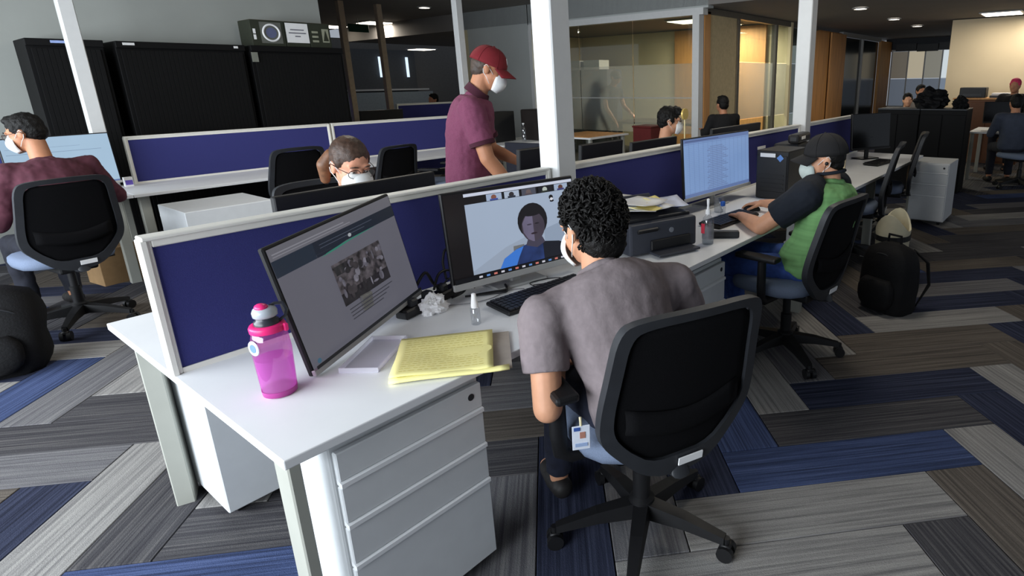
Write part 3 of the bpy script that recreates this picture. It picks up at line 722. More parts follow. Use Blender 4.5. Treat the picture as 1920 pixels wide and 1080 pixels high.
ld = smooth_angle(MB().lathe([(.030, .203), (.030, .213), (.024, .217), (.024, .226)], 24).obj('lid_base', mat('smoke_lid', (52, 54, 62), .3), t), 60)
smooth_angle(MB().lathe([(.022, .222), (.029, .226), (.030, .238), (.026, .247), (.016, .251)], 24).obj('spout_cover', mat('pale_grey_plastic', (178, 184, 192), .3), ld), 60)
smooth_angle(MB().ell((-.006, 0, .251), (.016, .02, .010)).obj('spout_button', HOTPINK, ld), 60)
MB().tube([(.024, -.012, .206), (.043, -.014, .215), (.050, -.012, .232), (.044, -.006, .250), (.026, 0, .252), (.014, 0, .248)], .0045, n=8).obj('loop_handle', mat('smoke_lid', (52, 54, 62), .3), t)
MB().box((.030, -.036, .192), (.012, .012, .022), bev=.003).obj('lid_latch', HOTPINK, t)
bd = MB().lathe([(.001, .0475), (.020, .0475), (.021, .0455), (.001, .0455)], 20, M=Matrix.Rotation(math.radians(192), 4, 'Z') @ Matrix.Rotation(PI/2, 4, 'Y'), c=(0, 0, .150)).obj('round_sticker', mat('sticker_white', (232, 236, 244), .5), t)
MB().lathe([(.001, .0485), (.012, .0485), (.012, .047), (.001, .047)], 16, M=Matrix.Rotation(math.radians(192), 4, 'Z') @ Matrix.Rotation(PI/2, 4, 'Y'), c=(0, 0, .150)).obj('blue_print', mat('print_blue', (104, 136, 204), .5), bd)

# yellow legal pad
e1 = math.atan2(.775, .635)
t = thing('legal_pad', 'yellow ruled legal pad full of handwriting at the desk edge', 'notepad', (.545, .135, H), e1-PI/2)
MB().box((.015, 0, .004), (.335, .27, .003)).obj('cardboard_back', mat('pad_cardboard', (170, 160, 150), .9), t)
MB().box((-.01, .0, .010), (.275, .265, .009), bev=.002).obj('page_block', YELLOW, t)
def padpage(u, v):
    x = -.155+.285*u; y = -.14+.278*v
    return (x, y, .0165+.004*math.sin(5*u+1)*(1-v)+.006*max(0, .25-v)+.002*math.sin(9*v))
solid(MB().grid(padpage, 14, 14).obj('top_page', YELLOW, t, True), .001)
def curl(u, v):
    a = PI*1.25*v; return (-.155+.33*u, -.138-.013*math.sin(a), .010-.006*math.cos(a)+.002*math.sin(6*u))
solid(MB().grid(curl, 12, 8).obj('folded_pages', YELLOW, t, True), .0012)
mb = MB(); rr = random.Random(3)
for k in range(15):
    v = .10+.056*k
    u = .08
    while u < .86:
        L = rr.uniform(.02, .07)
        p = [padpage(u, v), padpage(min(.9, u+L), v), padpage(min(.9, u+L), v+.010), padpage(u, v+.010)]
        mb.poly([(a, b, c+.0012+rr.uniform(0, .0002)) for a, b, c in p]); u += L+rr.uniform(.012, .03)
o = mb.obj('handwriting', mat('pencil_grey', (214, 202, 116), .9), t); o['kind'] = 'stuff'

# clear plastic tray (lid of a box)
t = thing('plastic_tray', 'shallow clear plastic tray lying before the tilted monitor', 'tray', (.417, .335, H), math.atan2(.82, -.57)+PI/2-PI/2)
trm = glassmat('lilac_clear_plastic', (250, 250, 252), .08, .45, .1, (244, 243, 250))
MB().box((0, 0, .002), (.13, .205, .003)).obj('tray_floor', trm, t) if False else None
t.rotation_euler.z = math.atan2(.359-.222, .536-.353)
MB().box((0, 0, .002), (.226, .112, .003)).obj('tray_floor', trm, t)
for s in (-1, 1):
    MB().box((0, s*.056, .008), (.228, .004, .016), bev=.001).obj('tray_wall', trm, t)
    MB().box((s*.113, 0, .008), (.004, .116, .016), bev=.001).obj('tray_wall', trm, t)

def crumple(name, label, loc, r, m, seed, flat=.55, cat='tissue'):
    mb = MB(); mb.ell((0, 0, 0), (1, 1, 1), u=28, v=18)
    for v in mb.bm.verts:
        d = v.co.normalized()
        n1 = noise.noise(d*2.3+Vector((seed, 0, 0))); n2 = abs(noise.noise(d*5.1+Vector((0, seed, 0))))
        v.co = Vector((d.x*r[0], d.y*r[1], d.z*r[2]))*(1+.35*n1-.45*n2)
    zmin = min(v.co.z for v in mb.bm.verts)
    for v in mb.bm.verts: v.co.z = max(v.co.z, zmin*.5)-zmin*.5
    o = mb.obj(name, m); o.location = loc
    return tag(o, label, cat)
crumple('tissue', 'crumpled white tissue between the two near monitors', (.742, .495, H), (.055, .045, .045), PAPER, 1.7)
t = thing('spray_bottle', 'small clear dropper bottle with a white cone cap', 'bottle', (.758, .275, H))
smooth_angle(MB().lathe([(.014, 0), (.0165, .003), (.0165, .058), (.011, .064)], 18).obj('bottle_body', CLEARP, t), 50)
smooth_angle(MB().lathe([(.0125, .062), (.0125, .072), (.010, .09), (.0075, .112), (.004, .114)], 18).obj('cone_cap', PAPER, t), 50)

KEYM = mat('black_keys', (26, 26, 30), .45, var=.1)
def keyboard(label, x, y, rz, w=.44, d=.145):
    t = thing('keyboard', label, 'keyboard', (x, y, H+.003), rz, 'black desktop keyboards')
    MB().box((0, 0, .009), (w, d, .016), Matrix.Rotation(math.radians(2.5), 3, 'X'), bev=.004).obj('key_tray', BLACK, t)
    mb = MB()
    for r in range(6):
        n = 20
        for c in range(n):
            if r == 0 and 3 < c < 10:
                if c == 4: mb.box((-w/2+.012+(w-.024)*6.5/n, -d/2+.014+r*.0222, .0195), ((w-.024)*5.4/n, .0185, .006), bev=.0015)
                continue
            mb.box((-w/2+.012+(w-.024)*(c+.5)/n, -d/2+.014+r*.0222, .0195+.0006*r), ((w-.024)/n-.0035, .0185, .006))
    o = mb.obj('keys', KEYM, t); o['kind'] = 'stuff'
    MB().box((w*.33, d/2-.012, .0195), (.05, .006, .001)).obj('indicator', SILVER, t)
    return t
keyboard('black keyboard in front of the video-call monitor', 1.09, .275, math.radians(-6))
keyboard('black keyboard under the hands of the man in green', 2.63, .28, math.radians(-4))
keyboard('black keyboard before the far end monitor', 5.55, .22, math.radians(-6), .40)
keyboard('black keyboard beside the man at the left', .30, 4.86, .05)

t = thing('power_strip', 'black power strip with plugs in front of the navy screen', 'power strip', (.80, .575, H), math.radians(16))
MB().box((0, 0, .018), (.36, .055, .034), bev=.006).obj('strip_body', BLACK, t)
for k in range(4): MB().box((-.12+.085*k, .0, .046), (.036, .036, .03), bev=.006).obj('plug', DARKGREY, t)
def cable(label, pts, r=.0035, m=BLACK):
    P = [Vector(p) for p in pts]; out = []
    for i in range(len(P)-1):
        a = P[max(0, i-1)]; b = P[i]; c = P[i+1]; d = P[min(len(P)-1, i+2)]
        for k in range(6):
            s = k/6
            out.append(.5*((2*b)+(c-a)*s+(2*a-5*b+4*c-d)*s*s+(3*b-a-3*c+d)*s**3))
    out.append(P[-1])
    return tag(MB().tube(out, r, n=7).obj('cable', m, None, True), label, 'cable', 'cables on the front desk')
cable('thick black cable arching up beside the tilted monitor', [(.74, .60, .80), (.79, .60, .85), (.82, .60, .80), (.84, .58, .768)], .006)
cable('black cable looping over the power strip', [(.80, .57, .785), (.85, .60, .83), (.92, .62, .82), (.96, .60, .77), (.99, .57, .737)], .005)
cable('black cable leaning on the left side of the video-call monitor', [(.88, .60, .80), (.90, .64, .86), (.93, .65, .90), (.95, .63, .80), (.98, .60, .738)], .005)
cable('black cable running under the video-call monitor', [(.90, .52, .737), (.98, .46, .737), (1.02, .42, .740), (1.05, .45, .737)], .004)
cable('thin white cord wandering toward the keyboard', [(.80, .50, .735), (.88, .44, .735), (.96, .42, .736), (1.04, .44, .735), (1.10, .40, .735)], .002, mat('cord_grey', (120, 120, 124), .5))
cable('thin dark cord looping below the video-call screen', [(1.14, .37, .735), (1.16, .43, .735), (1.24, .41, .735), (1.28, .37, .735), (1.22, .36, .735), (1.15, .40, .735)], .002)

# printer with papers
t = thing('printer', 'dark gray inkjet printer with papers heaped on its lid', 'printer', (1.905, .365, H), math.radians(-19))
PG = mat('printer_charcoal', (52, 55, 64), .5, var=.05)
MB().box((0, .0, .085), (.40, .30, .15), bev=.012, seg=2).obj('printer_body', PG, t)
MB().box((0, .02, .166), (.39, .25, .018), bev=.008, seg=2).obj('scanner_lid', mat('printer_black', (26, 27, 31), .45), t)
MB().box((.035, -.151, .05), (.24, .02, .05), bev=.004).obj('paper_slot', BLACK, t)
MB().box((.035, -.185, .014), (.25, .09, .012), bev=.003).obj('output_tray', PG, t)
MB().box((-.10, -.135, .135), (.12, .05, .02), Matrix.Rotation(math.radians(35), 3, 'X'), bev=.004).obj('control_panel', BLACK, t)
MB().cyl((.04, -.150, .11), (.04, -.1535, .11), .013, n=18).obj('round_mark', mat('mark_grey', (120, 124, 132), .4), t)
MB().box((0, .14, .19), (.26, .02, .10), Matrix.Rotation(math.radians(-28), 3, 'X'), bev=.004).obj('paper_support', PG, t)
def sheet(label, x, y, z, rz, w=.21, d=.297, m=PAPER, tiltx=0, seed=0, name='paper_sheet'):
    rr = random.Random(seed); ph = rr.uniform(0, 6)
    mb = MB(); mb.grid(lambda u, v: ((u-.5)*w, (v-.5)*d, .006*math.sin(4*u+ph)*math.sin(3*v+ph)+.010*(u-.5)**2*4*rr.choice((1, 1))), 8, 8)
    o = mb.obj(name, m, None, True); solid(o, .0008); o.location = (x, y, z); o.rotation_euler = (tiltx, .02*seed % .08, rz)
    return tag(o, label, 'paper', 'loose papers on the printer')
PZ = H+.185
sheet('lowest white sheet heaped on the printer, sticking out left', 1.83, .43, PZ+.008, .55, seed=1)
sheet('white sheet lying across the printer heap', 1.92, .43, PZ+.020, -.35, .24, .31, seed=2)
sheet('yellow note sheet peeping out of the printer heap toward us', 1.84, .34, PZ+.024, -.25, .15, .12, mat('pale_yellow_sheet', (246, 230, 150), .9), seed=3)
sheet('top white sheet on the printer, its corner curled', 1.88, .46, PZ+.036, .15, .25, .32, seed=4)
sheet('bluish sheet hanging off the right of the printer', 2.06, .37, PZ+.016, -.75, .21, .26, mat('bluish_sheet', (214, 220, 240), .9), seed=5)
sheet('pale yellow slip on top of the printer papers', 2.02, .42, PZ+.030, -.5, .09, .09, mat('pale_yellow_sheet', (246, 230, 150), .9), seed=6)

t = thing('sanitizer_bottle', 'clear pump bottle of hand sanitizer beside the printer', 'bottle', (2.11, .130, H))
smooth_angle(MB().lathe([(.026, 0), (.030, .004), (.030, .115), (.026, .135), (.013, .150), (.013, .158)], 20).obj('bottle_body', CLEARP, t), 50)
smooth_angle(MB().lathe([(.001, .004), (.0275, .006), (.0275, .075), (.001, .076)], 20).obj('gel', glassmat('clear_gel', (214, 220, 226), .05, .22, .05, (190, 198, 206)), t), 50)
MB().lathe([(.0305, .03), (.0305, .10)], 20, cap=False).obj('label_wrap', glassmat('label_film', (226, 224, 228), .05, .30, .1, (206, 204, 210)), t)
MB().box((-.028, .012, .085), (.006, .02, .05)).obj('red_print', mat('red_print', (196, 44, 66), .6), t)
smooth_angle(MB().lathe([(.014, .156), (.014, .175), (.008, .18), (.0055, .20), (.0065, .205), (.008, .232), (.003, .235)], 16).obj('pump_head', PAPER, t), 50)
t = thing('case', 'dark gray oblong case lying beside the sanitizer', 'case', (2.262, .135, H), math.radians(-57))
MB().box((0, 0, .019), (.185, .045, .036), bev=.009, seg=3).obj('case_body', DARKGREY, t); MB().box((.089, 0, .019), (.008, .04, .032), bev=.003).obj('end_cap', BLACK, t)
t = thing('computer_mouse', 'black mouse under the right hand of the man in green', 'mouse', (2.965, .30, H), .2)
mb = MB(); mb.ell((0, 0, .008), (.031, .055, .027), u=18, v=10)
for v in mb.bm.verts: v.co.z = max(v.co.z, .001)
mb.obj('mouse_shell', BLACK, t, True); MB().cyl((-.004, .03, .030), (.004, .03, .030), .007, n=10).obj('wheel', DARKGREY, t)
t = thing('drinking_glass', 'empty drinking glass below the spreadsheet screen', 'glass', (2.80, .45, H))
smooth_angle(MB().lathe([(.024, 0), (.028, .003), (.033, .10), (.031, .10), (.026, .006), (.001, .006)], 20).obj('tumbler', CLEARP, t), 50)
cable('black cable curling beside the power strip', [(.86, .55, .737), (.90, .52, .76), (.93, .55, .79), (.90, .60, .80), (.86, .62, .76), (.84, .63, .737)], .004)
cable('thick black lead lying behind the dropper bottle', [(.93, .50, .737), (.99, .47, .738), (1.04, .44, .740), (1.07, .48, .745)], .005)
t = thing('small_bottle', 'small bottle with a bright blue cap by the keyboard', 'bottle', (2.755, .395, H))
smooth_angle(MB().lathe([(.015, 0), (.017, .003), (.017, .05), (.011, .058)], 16).obj('bottle_body', CLEARP, t), 50)
smooth_angle(MB().lathe([(.0145, .056), (.0145, .08), (.012, .084)], 16).obj('blue_cap', mat('bright_blue', (42, 104, 206), .4), t), 50)

def tower(label, x, y, rz, sticker=True, w=.20, d=.42, h=.33, z=H):
    t = thing('computer_tower', label, 'computer', (x, y, z), rz, 'black computer towers')
    MB().box((0, 0, h/2+.006), (w, d, h), bev=.006).obj('tower_case', BLACK, t)
    MB().box((0, -d/2-.002, h*.55), (w-.02, .012, h*.75), bev=.003).obj('front_panel', BLACK, t)
    for k in range(4): MB().box((0, -d/2-.009, h*.25+.03*k), (w-.06, .004, .01)).obj('vent_slot', BLACK, t)
    for sx in (-1, 1):
        for sy in (-1, 1): MB().cyl((sx*(w/2-.03), sy*(d/2-.04), 0), (sx*(w/2-.03), sy*(d/2-.04), .008), .012, n=10).obj('foot', BLACK, t)
    if sticker:
        MB().box((-.03, -d/2-.010, h*.93), (.11, .003, .026)).obj('white_label', PAPER, t)
        MB().box((.06, -d/2-.010, h*.88), (.035, .003, .035), Matrix.Rotation(PI/4, 3, 'Y')).obj('blue_badge', mat('badge_blue', (96, 140, 210), .5), t)
    return t
tower('black computer tower with a white label beside the spreadsheet monitor', 3.52, .345, -PI/2, w=.235, d=.34)
tower('black computer tower on the white desk right of the red-capped man', 5.35, 5.45, PI/2+.1, False, .2, .42, .42)
crumple('paper_bag', 'crumpled white paper by the black tower near the man in green', (3.21, .13, H), (.085, .07, .06), PAPER, 5.2, cat='paper')
t = thing('desk_phone', 'dark desk telephone with a white label behind the black cap', 'phone', (4.10, .52, H), .1)
MB().box((0, 0, .16), (.30, .20, .32), bev=.012).obj('phone_base', DARKGREY, t); MB().box((0, -.06, .36), (.34, .09, .07), bev=.02, seg=2).obj('handset', BLACK, t); MB().box((-.05, -.107, .365), (.10, .003, .022)).obj('white_label', PAPER, t)
t = thing('back_cushion', 'cream curved plastic shell standing on the desk behind the black cap', 'cushion', (4.12, .10, H), math.radians(20))
mb = MB(); mb.grid(lambda u, v: ((u-.5)*.34, .10*(1-(2*u-1)**2)**.5 if abs(2*u-1) < 1 else 0, .40*v*(1-.25*(2*u-1)**4)), 14, 8)
solid(mb.obj('curved_shell', mat('cream_plastic', (214, 196, 160), .6), t, True), .018)
t = thing('ornament', 'small golden disc on a thin stick above the middle navy screen', 'ornament', (2.82, .718, ZT+.010))
MB().cyl((0, 0, 0), (0, 0, .17), .004, n=8).obj('stick', mat('pale_gold', (206, 190, 140), .4), t); MB().cyl((0, -.006, .185), (0, .006, .185), .035, n=20).obj('disc', mat('gold', (196, 168, 92), .35, .3), t)
tag(MB().box((3.9, .684, 1.02), (.14, .004, .022)).obj('note_strip', PAPER), 'white paper strip stuck on the navy screen by the right pole', 'note')

# waste bin, bags
t = thing('waste_bin', 'cream plastic bin with a black strap behind the black backpack', 'bin', (4.08, -.31, 0))
mb = MB(); n = 24; rings = []
for z, s in ((0, .82), (.02, .84), (.30, .94), (.46, 1.0)):
    rings.append([(.15*s*math.cos(2*PI*k/n), .12*s*math.sin(2*PI*k/n), z) for k in range(n)])
rings.append([(.15*math.cos(2*PI*k/n), .12*math.sin(2*PI*k/n), .52+.07*math.cos(4*PI*k/n)) for k in range(n)])
rings.append([(.135*math.cos(2*PI*k/n), .105*math.sin(2*PI*k/n), .52+.07*math.cos(4*PI*k/n)) for k in range(n)])
rings.append([(.13*math.cos(2*PI*k/n), .10*math.sin(2*PI*k/n), .30) for k in range(n)])
smooth_angle(mb.rings(rings).obj('bin_body', mat('cream_bin', (206, 198, 170), .5), t), 60)
MB().rings([[(.152*math.cos(2*PI*k/n), .122*math.sin(2*PI*k/n), z) for k in range(n)] for z in (.385, .425)], cap=False).obj('strap', BLACK, t)

BAGM = mat('black_bag_nylon', (15, 15, 17), .75, var=.2, nscale=60, bump=.2, bscale=90, spec=.2)
def backpack(label, x, y, rz, w, d, h, slump=0.0):
    t = thing('backpack', label, 'backpack', (x, y, 0), rz, 'black backpacks on the floor')
    mb = MB(); n = 28; rings = []
    for k in range(13):
        v = k/12; z = h*v
        s = (1-abs(2*v-1)**3.5*.42) if v > .5 else (1-abs(2*v-1)**5*.12)
        if k == 12: s *= .62
        ring = []
        for q in range(n):
            a = 2*PI*q/n; ca, sa = math.cos(a), math.sin(a)
            ex = abs(ca)**.55*(1 if ca > 0 else -1); ey = abs(sa)**.55*(1 if sa > 0 else -1)
            nn = noise.noise(Vector((ex*2, ey*2, v*4+x)))*.05
            ring.append((w/2*s*ex*(1+nn), d/2*s*ey*(1+nn)+slump*v*v, z))
        rings.append(ring)
    smooth_angle(mb.rings(rings).obj('bag_body', BAGM, t), 70)
    mb = MB(); rings = []
    for k in range(7):
        v = k/6; s = 1-abs(2*v-1)**3*.3
        rings.append([(w*.36*s*(abs(math.cos(a))**.6*(1 if math.cos(a) > 0 else -1)), -d/2-.012+slump*(.1+.4*v)**2+.05*s*(abs(math.sin(a))**.6*(1 if math.sin(a) > 0 else -1)), .05+h*.42*v) for a in [2*PI*q/20 for q in range(20)]])
    smooth_angle(mb.rings(rings).obj('front_pocket', BAGM, t), 70)
    MB().tube([(-.05, slump*.9+.02, h*.97), (-.045, slump+.02, h+.05), (.045, slump+.02, h+.05), (.05, slump*.9+.02, h*.97)], .009, n=8).obj('grab_handle', BAGM, t)
    for s in (-1, 1):
        MB().tube([(s*.09, d/2*.9+slump, h*.9), (s*.15, d/2+.06+slump*.6, h*.72), (s*.17, d/2+.07, h*.4), (s*.14, d/2*.9, h*.08)], [.02, .03, .026, .01], n=8, flat=.35).obj('shoulder_strap', BAGM, t)
    MB().tube([(w*.40*math.cos(a), -d*.42*(.6+.4*math.sin(a))+slump*.4, h*.55+h*.33*math.sin(a)) for a in [PI*k/16 for k in range(17)]], .004, n=6).obj('zipper', DARKGREY, t)
    return t
backpack('black backpack standing on the carpet behind the man in green', 3.62, -.42, math.radians(-112), .36, .24, .47)
backpack('black backpack slumped on the floor at the left edge', -.17, 3.42, math.radians(-20), .46, .32, .46, .16)
t = thing('carton', 'brown cardboard box on the floor under the left rear desk', 'box', (.74, 5.02, 0), .15)
MB().box((0, 0, .15), (.30, .28, .30), bev=.003).obj('carton_body', CARD, t); MB().box((.0, .0, .303), (.28, .12, .003)).obj('lid_flap', CARD, t)
sheet('white papers lying on the rear desk beside the left man', -.12, 4.88, H+.004, .3, seed=9)['group'] = 'papers on the rear desk'
t = thing('small_box', 'small white and purple box at the foot of the left pole', 'box', (1.02, 5.30, H))
MB().box((0, 0, .04), (.06, .05, .08), bev=.002).obj('box_body', PAPER, t); MB().box((0, -.026, .035), (.05, .003, .04)).obj('purple_panel', mat('purple_print', (110, 90, 190), .6), t)

# id badge clipped to the front man's belt
t = thing('id_badge', 'identity badge with a small portrait hanging at the gray shirt', 'badge', (.665, -.285, .50))
t.rotation_euler = (math.radians(8), 0, math.radians(-40))
MB().box((0, 0, .045), (.052, .003, .086), bev=.001).obj('badge_card', mat('badge_white', (214, 220, 232), .3), t)
MB().box((-.012, -.002, .078), (.018, .002, .012)).obj('badge_logo', mat('badge_logo_blue', (60, 90, 160), .5), t)
MB().box((.004, -.002, .055), (.016, .002, .022)).obj('badge_portrait', mat('portrait_tan', (170, 120, 104), .6), t)
MB().box((0, -.002, .02), (.036, .002, .012)).obj('badge_print', mat('badge_lines', (150, 170, 206), .6), t)
MB().tube([(0, 0, .088), (0, .004, .10), (.0, .012, .11)], .004, n=8).obj('badge_clip', mat('clip_cream', (206, 196, 160), .5), t)

# ================================================================ REAR AND FAR OFFICE
desk('side_desk', 'white side desk right of the red-capped man, holding the tower', 4.95, 6.1, 4.95, 5.75, [(5.02, 5.0, .05, .05, 0), (6.0, 5.0, .05, .05, 0), (5.02, 5.68, .05, .05, 0), (6.0, 5.68, .05, .05, 0)], None, False)
t = desk('side_desk', 'desk with an orange wooden top before the frosted glass', 6.35, 7.3, 4.6, 5.5, [(6.4, 4.65, .05, .05, 0), (7.2, 4.65, .05, .05, 0), (6.4, 5.4, .05, .05, 0), (7.2, 5.4, .05, .05, 0)], None, False)
MB().box((0, .02, H+.004), (.9, .8, .01), bev=.003).obj('wooden_top', WOOD, t)
desk('side_desk', 'desk of the dark rear office carrying the monitor with a round mark', 4.0, 6.2, 6.95, 7.7, [(4.05, 7.0, .05, .05, 0), (6.1, 7.0, .05, .05, 0), (4.05, 7.65, .05, .05, 0), (6.1, 7.65, .05, .05, 0)], None, False)
desk('side_desk', 'desk of the dark rear office carrying the glowing blue screen', 4.4, 6.6, 9.5, 10.2, [(4.45, 9.6, .05, .05, 0), (6.5, 9.6, .05, .05, 0), (4.45, 10.15, .05, .05, 0), (6.5, 10.15, .05, .05, 0)], None, False)
screen('dark desk screen in the rear office beside the orange-shirted person', 5.6, 6.9, 8.4, 1.22, G, 0)
t = thing('plastic_bottle', 'clear plastic water bottle on the side desk beside the tower', 'bottle', (5.52, 5.14, H))
smooth_angle(MB().lathe([(.03, 0), (.033, .005), (.033, .08), (.028, .10), (.033, .12), (.033, .18), (.014, .22), (.014, .245)], 18).obj('bottle_body', CLEARP, t), 50); MB().cyl((0, 0, .245), (0, 0, .262), .016, n=14).obj('cap', PAPER, t)
t = thing('printer', 'bulky black printer on the side desk behind the thick white pole', 'printer', (5.88, 5.20, H), PI/2)
MB().box((0, 0, .22), (.40, .34, .44), bev=.02, seg=2).obj('printer_body', mat('brown_black', (34, 28, 26), .5), t); MB().box((0, -.17, .12), (.28, .03, .05)).obj('paper_slot', BLACK, t); MB().box((0, -.165, .34), (.36, .02, .06), bev=.004).obj('control_panel', DARKGREY, t)
t = thing('storage_box', 'red storage box on the floor before the frosted glass', 'box', (7.35, 4.25, 0))
MB().box((0, 0, .42), (.35, .35, .84), bev=.01).obj('box_body', mat('dull_red', (96, 26, 24), .7), t); MB().box((0, 0, .85), (.37, .37, .03), bev=.006).obj('lid', mat('dull_red', (96, 26, 24), .7), t)
t = thing('panel_screen', 'dark panel standing before the side desk, left of the pole', 'panel', (4.15, 3.6, 0), math.radians(-80))
MB().box((0, 0, .48), (.62, .04, .84), bev=.004).obj('panel_board', mat('dark_navy_panel', (28, 30, 42), .8), t)
for s in (-1, 1): MB().box((s*.28, 0, .03), (.05, .3, .06), bev=.004).obj('panel_foot', BLACK, t)
# inside the meeting room
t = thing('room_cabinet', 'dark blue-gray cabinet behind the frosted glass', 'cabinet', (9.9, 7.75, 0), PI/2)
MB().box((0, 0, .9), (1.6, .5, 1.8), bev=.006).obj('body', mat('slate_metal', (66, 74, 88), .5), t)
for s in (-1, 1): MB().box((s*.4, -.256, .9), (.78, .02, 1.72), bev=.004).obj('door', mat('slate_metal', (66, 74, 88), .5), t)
for s in (-.3, .25): MB().box((s, 0, 1.9), (.45, .34, .2), bev=.006).obj('file_box', PAPER, t)
struct('wall_room_panel', MB().box((11.3, 5.2, 1.3), (.06, 2.2, 2.6)), WOOD)
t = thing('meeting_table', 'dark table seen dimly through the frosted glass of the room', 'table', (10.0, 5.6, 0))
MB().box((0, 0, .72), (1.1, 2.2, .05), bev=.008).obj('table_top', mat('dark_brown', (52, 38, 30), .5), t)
for sx in (-1, 1):
    for sy in (-1, 1): MB().box((sx*.45, sy*.95, .35), (.07, .07, .70)).obj('leg', BLACK, t)
# black counters at the right, bags on top
for x, y0, y1, lab in ((8.45, .49, 1.04, 'low black cabinet at the right, the one nearer the corridor'), (8.45, -.08, .485, 'low black cabinet at the right below the black bag')):
    t = thing('low_cabinet', lab, 'cabinet', (8.68, (y0+y1)/2, 0), -PI/2, 'low black cabinets')
    w_ = y1-y0
    MB().box((0, 0, .55), (w_, .46, 1.10), bev=.005).obj('body', BLACKMETAL, t); MB().box((0, -.005, 1.108), (w_, .48, .02), bev=.004).obj('top_board', DARKGREY, t)
    for s in (-1, 1): MB().box((s*w_/4, -.236, .54), (w_/2-.012, .016, 1.0), bev=.003).obj('door', BLACKMETAL, t)
def bag(name, label, x, y, z, r, m=BAGM, seed=1.0):
    o = crumple(name, label, (x, y, z), r, m, seed, cat='bag'); return o
bag('hand_bag', 'large black bag heaped on the low black cabinets', 8.65, .40, 1.118, (.20, .22, .17), seed=2.2)
bag('hand_bag', 'smaller black bag at the right end of the low black cabinets', 8.66, .04, 1.118, (.16, .10, .11), seed=4.4)
t = thing('cupboard', 'orange wooden cupboard by the beige wall, loaded with papers', 'cupboard', (12.2, .10, 0), -PI/2)
MB().box((0, 0, .56), (1.1, .5, 1.12), bev=.006).obj('body', mat('dark_orange_wood', (110, 70, 44), .6), t); MB().box((0, 0, 1.135), (1.14, .54, .03), bev=.004).obj('top_board', WOOD, t)
for s in (-1, 1): MB().box((s*.27, -.256, .56), (.52, .018, 1.04), bev=.003).obj('door', mat('dark_orange_wood', (110, 70, 44), .6), t)
t = thing('printer', 'black printer on the orange cupboard by the beige wall', 'printer', (12.2, .38, 1.152), -PI/2)
MB().box((0, 0, .09), (.42, .34, .18), bev=.01).obj('printer_body', BLACK, t); MB().box((0, -.17, .05), (.3, .03, .04)).obj('paper_slot', DARKGREY, t)
t = thing('document_tray', 'pile of papers in a tray on the orange cupboard', 'tray', (12.2, -.12, 1.152), -PI/2)
MB().box((0, 0, .02), (.45, .32, .04), bev=.004).obj('tray_shell', DARKGREY, t); MB().box((0, 0, .06), (.40, .28, .04), bev=.004).obj('paper_pile', PAPER, t)
desk('side_desk', 'far desk at the right where the person in gray sits', 9.75, 10.75, -.95, .05, [(9.8, -.9, .05, .05, 0), (10.7, -.9, .05, .05, 0), (9.8, 0, .05, .05, 0), (10.7, 0, .05, .05, 0)], None, False)
monitor('black monitor on the far right desk', 10.3, -.3, math.radians(-70), .5, .32, .10)
# ================================================================ PEOPLE
SKIN = mat('skin_tan', (184, 128, 96), .55, var=.05, nscale=30, bump=.03, bscale=300)
SKIN2 = mat('skin_light_brown', (204, 150, 118), .55, var=.05, nscale=30)
HAIRB = mat('black_hair', (15, 13, 12), .6, var=.4, nscale=120, bump=.4, bscale=160, spec=.25)
HAIRBR = mat('dark_brown_hair', (64, 46, 36), .5, var=.35, nscale=14, stretch=(6, 1, 6), bump=.2, bscale=60)
MASKM = mat('white_mask', (228, 229, 228), .85, var=.02, bump=.05)
DENIM = mat('blue_denim', (50, 76, 142), .9, var=.25, nscale=30, bump=.15, bscale=400)
DARKPANTS = mat('dark_trousers', (26, 28, 38), .9, var=.2)
SHOEM = mat('dark_shoe', (30, 28, 28), .6)
EYEW = mat('eye_white', (214, 208, 202), .3); IRIS = mat('dark_iris', (40, 26, 20), .25)
_tex = {}
def clouds(scale, depth=2):
    k = (scale, depth)
    if k not in _tex:
        t = bpy.data.textures.new('folds', 'CLOUDS'); t.noise_scale = scale; t.noise_depth = depth; _tex[k] = t
    return _tex[k]
def skinned(name, mb, m, parent, base, vox, smooth=4, fac=.5, disp=None, label=None):
    me = mb.mesh(name)
    for v in me.vertices: v.co -= base
    o = link(name, me, m, parent)
    md = o.modifiers.new('remesh', 'REMESH'); md.mode = 'VOXEL'; md.voxel_size = vox; md.use_smooth_shade = True
    if smooth:
        md = o.modifiers.new('smooth', 'SMOOTH'); md.factor = fac; md.iterations = smooth
    if disp:
        for sc, st in disp:
            md = o.modifiers.new('folds', 'DISPLACE'); md.texture = clouds(sc); md.strength = st; md.mid_level = .5; md.texture_coords = 'LOCAL'
    if label: o['label'] = label
    return o
V = Vector
class Body:
    """joints are world points; r = vector from left to right shoulder"""
    def __init__(s, J): s.J = {k: V(v) for k, v in J.items()}
def torso_rings(J, g=0.0, top=True, sc=1.0, low=-.09):
    pel, che, nek = J['pelvis'], J['chest'], J['neck']
    rs = (J['shR']-J['shL']).normalized(); rh = (J['hipR']-J['hipL']).normalized()
    out = []
    up0 = (che-pel).normalized(); up1 = (nek-che).normalized()
    L = (nek-pel).length
    spec = [(low/.45, .150, .105), (0.0, .165, .118), (.2, .152, .112), (.42, .158, .115), (.62, .175, .122), (.80, .185, .112), (.90, .155, .095), (.97, .095, .075)]
    for f, hw, hd in spec:
        if f <= 0: p = pel+up0*(f*.45); r = rh; u = up0
        else:
            p = (1-f)**2*pel+2*f*(1-f)*(che*2-(pel+nek)*.5)+f*f*nek; r = rh.lerp(rs, f).normalized(); u = up0.lerp(up1, f).normalized()
        fw = u.cross(r).normalized(); r = fw.cross(u)
        out.append([p + r*((hw*sc+g)*math.cos(a)) + fw*((hd*sc+g)*math.sin(a)) for a in [2*PI*k/20 for k in range(20)]])
    return out
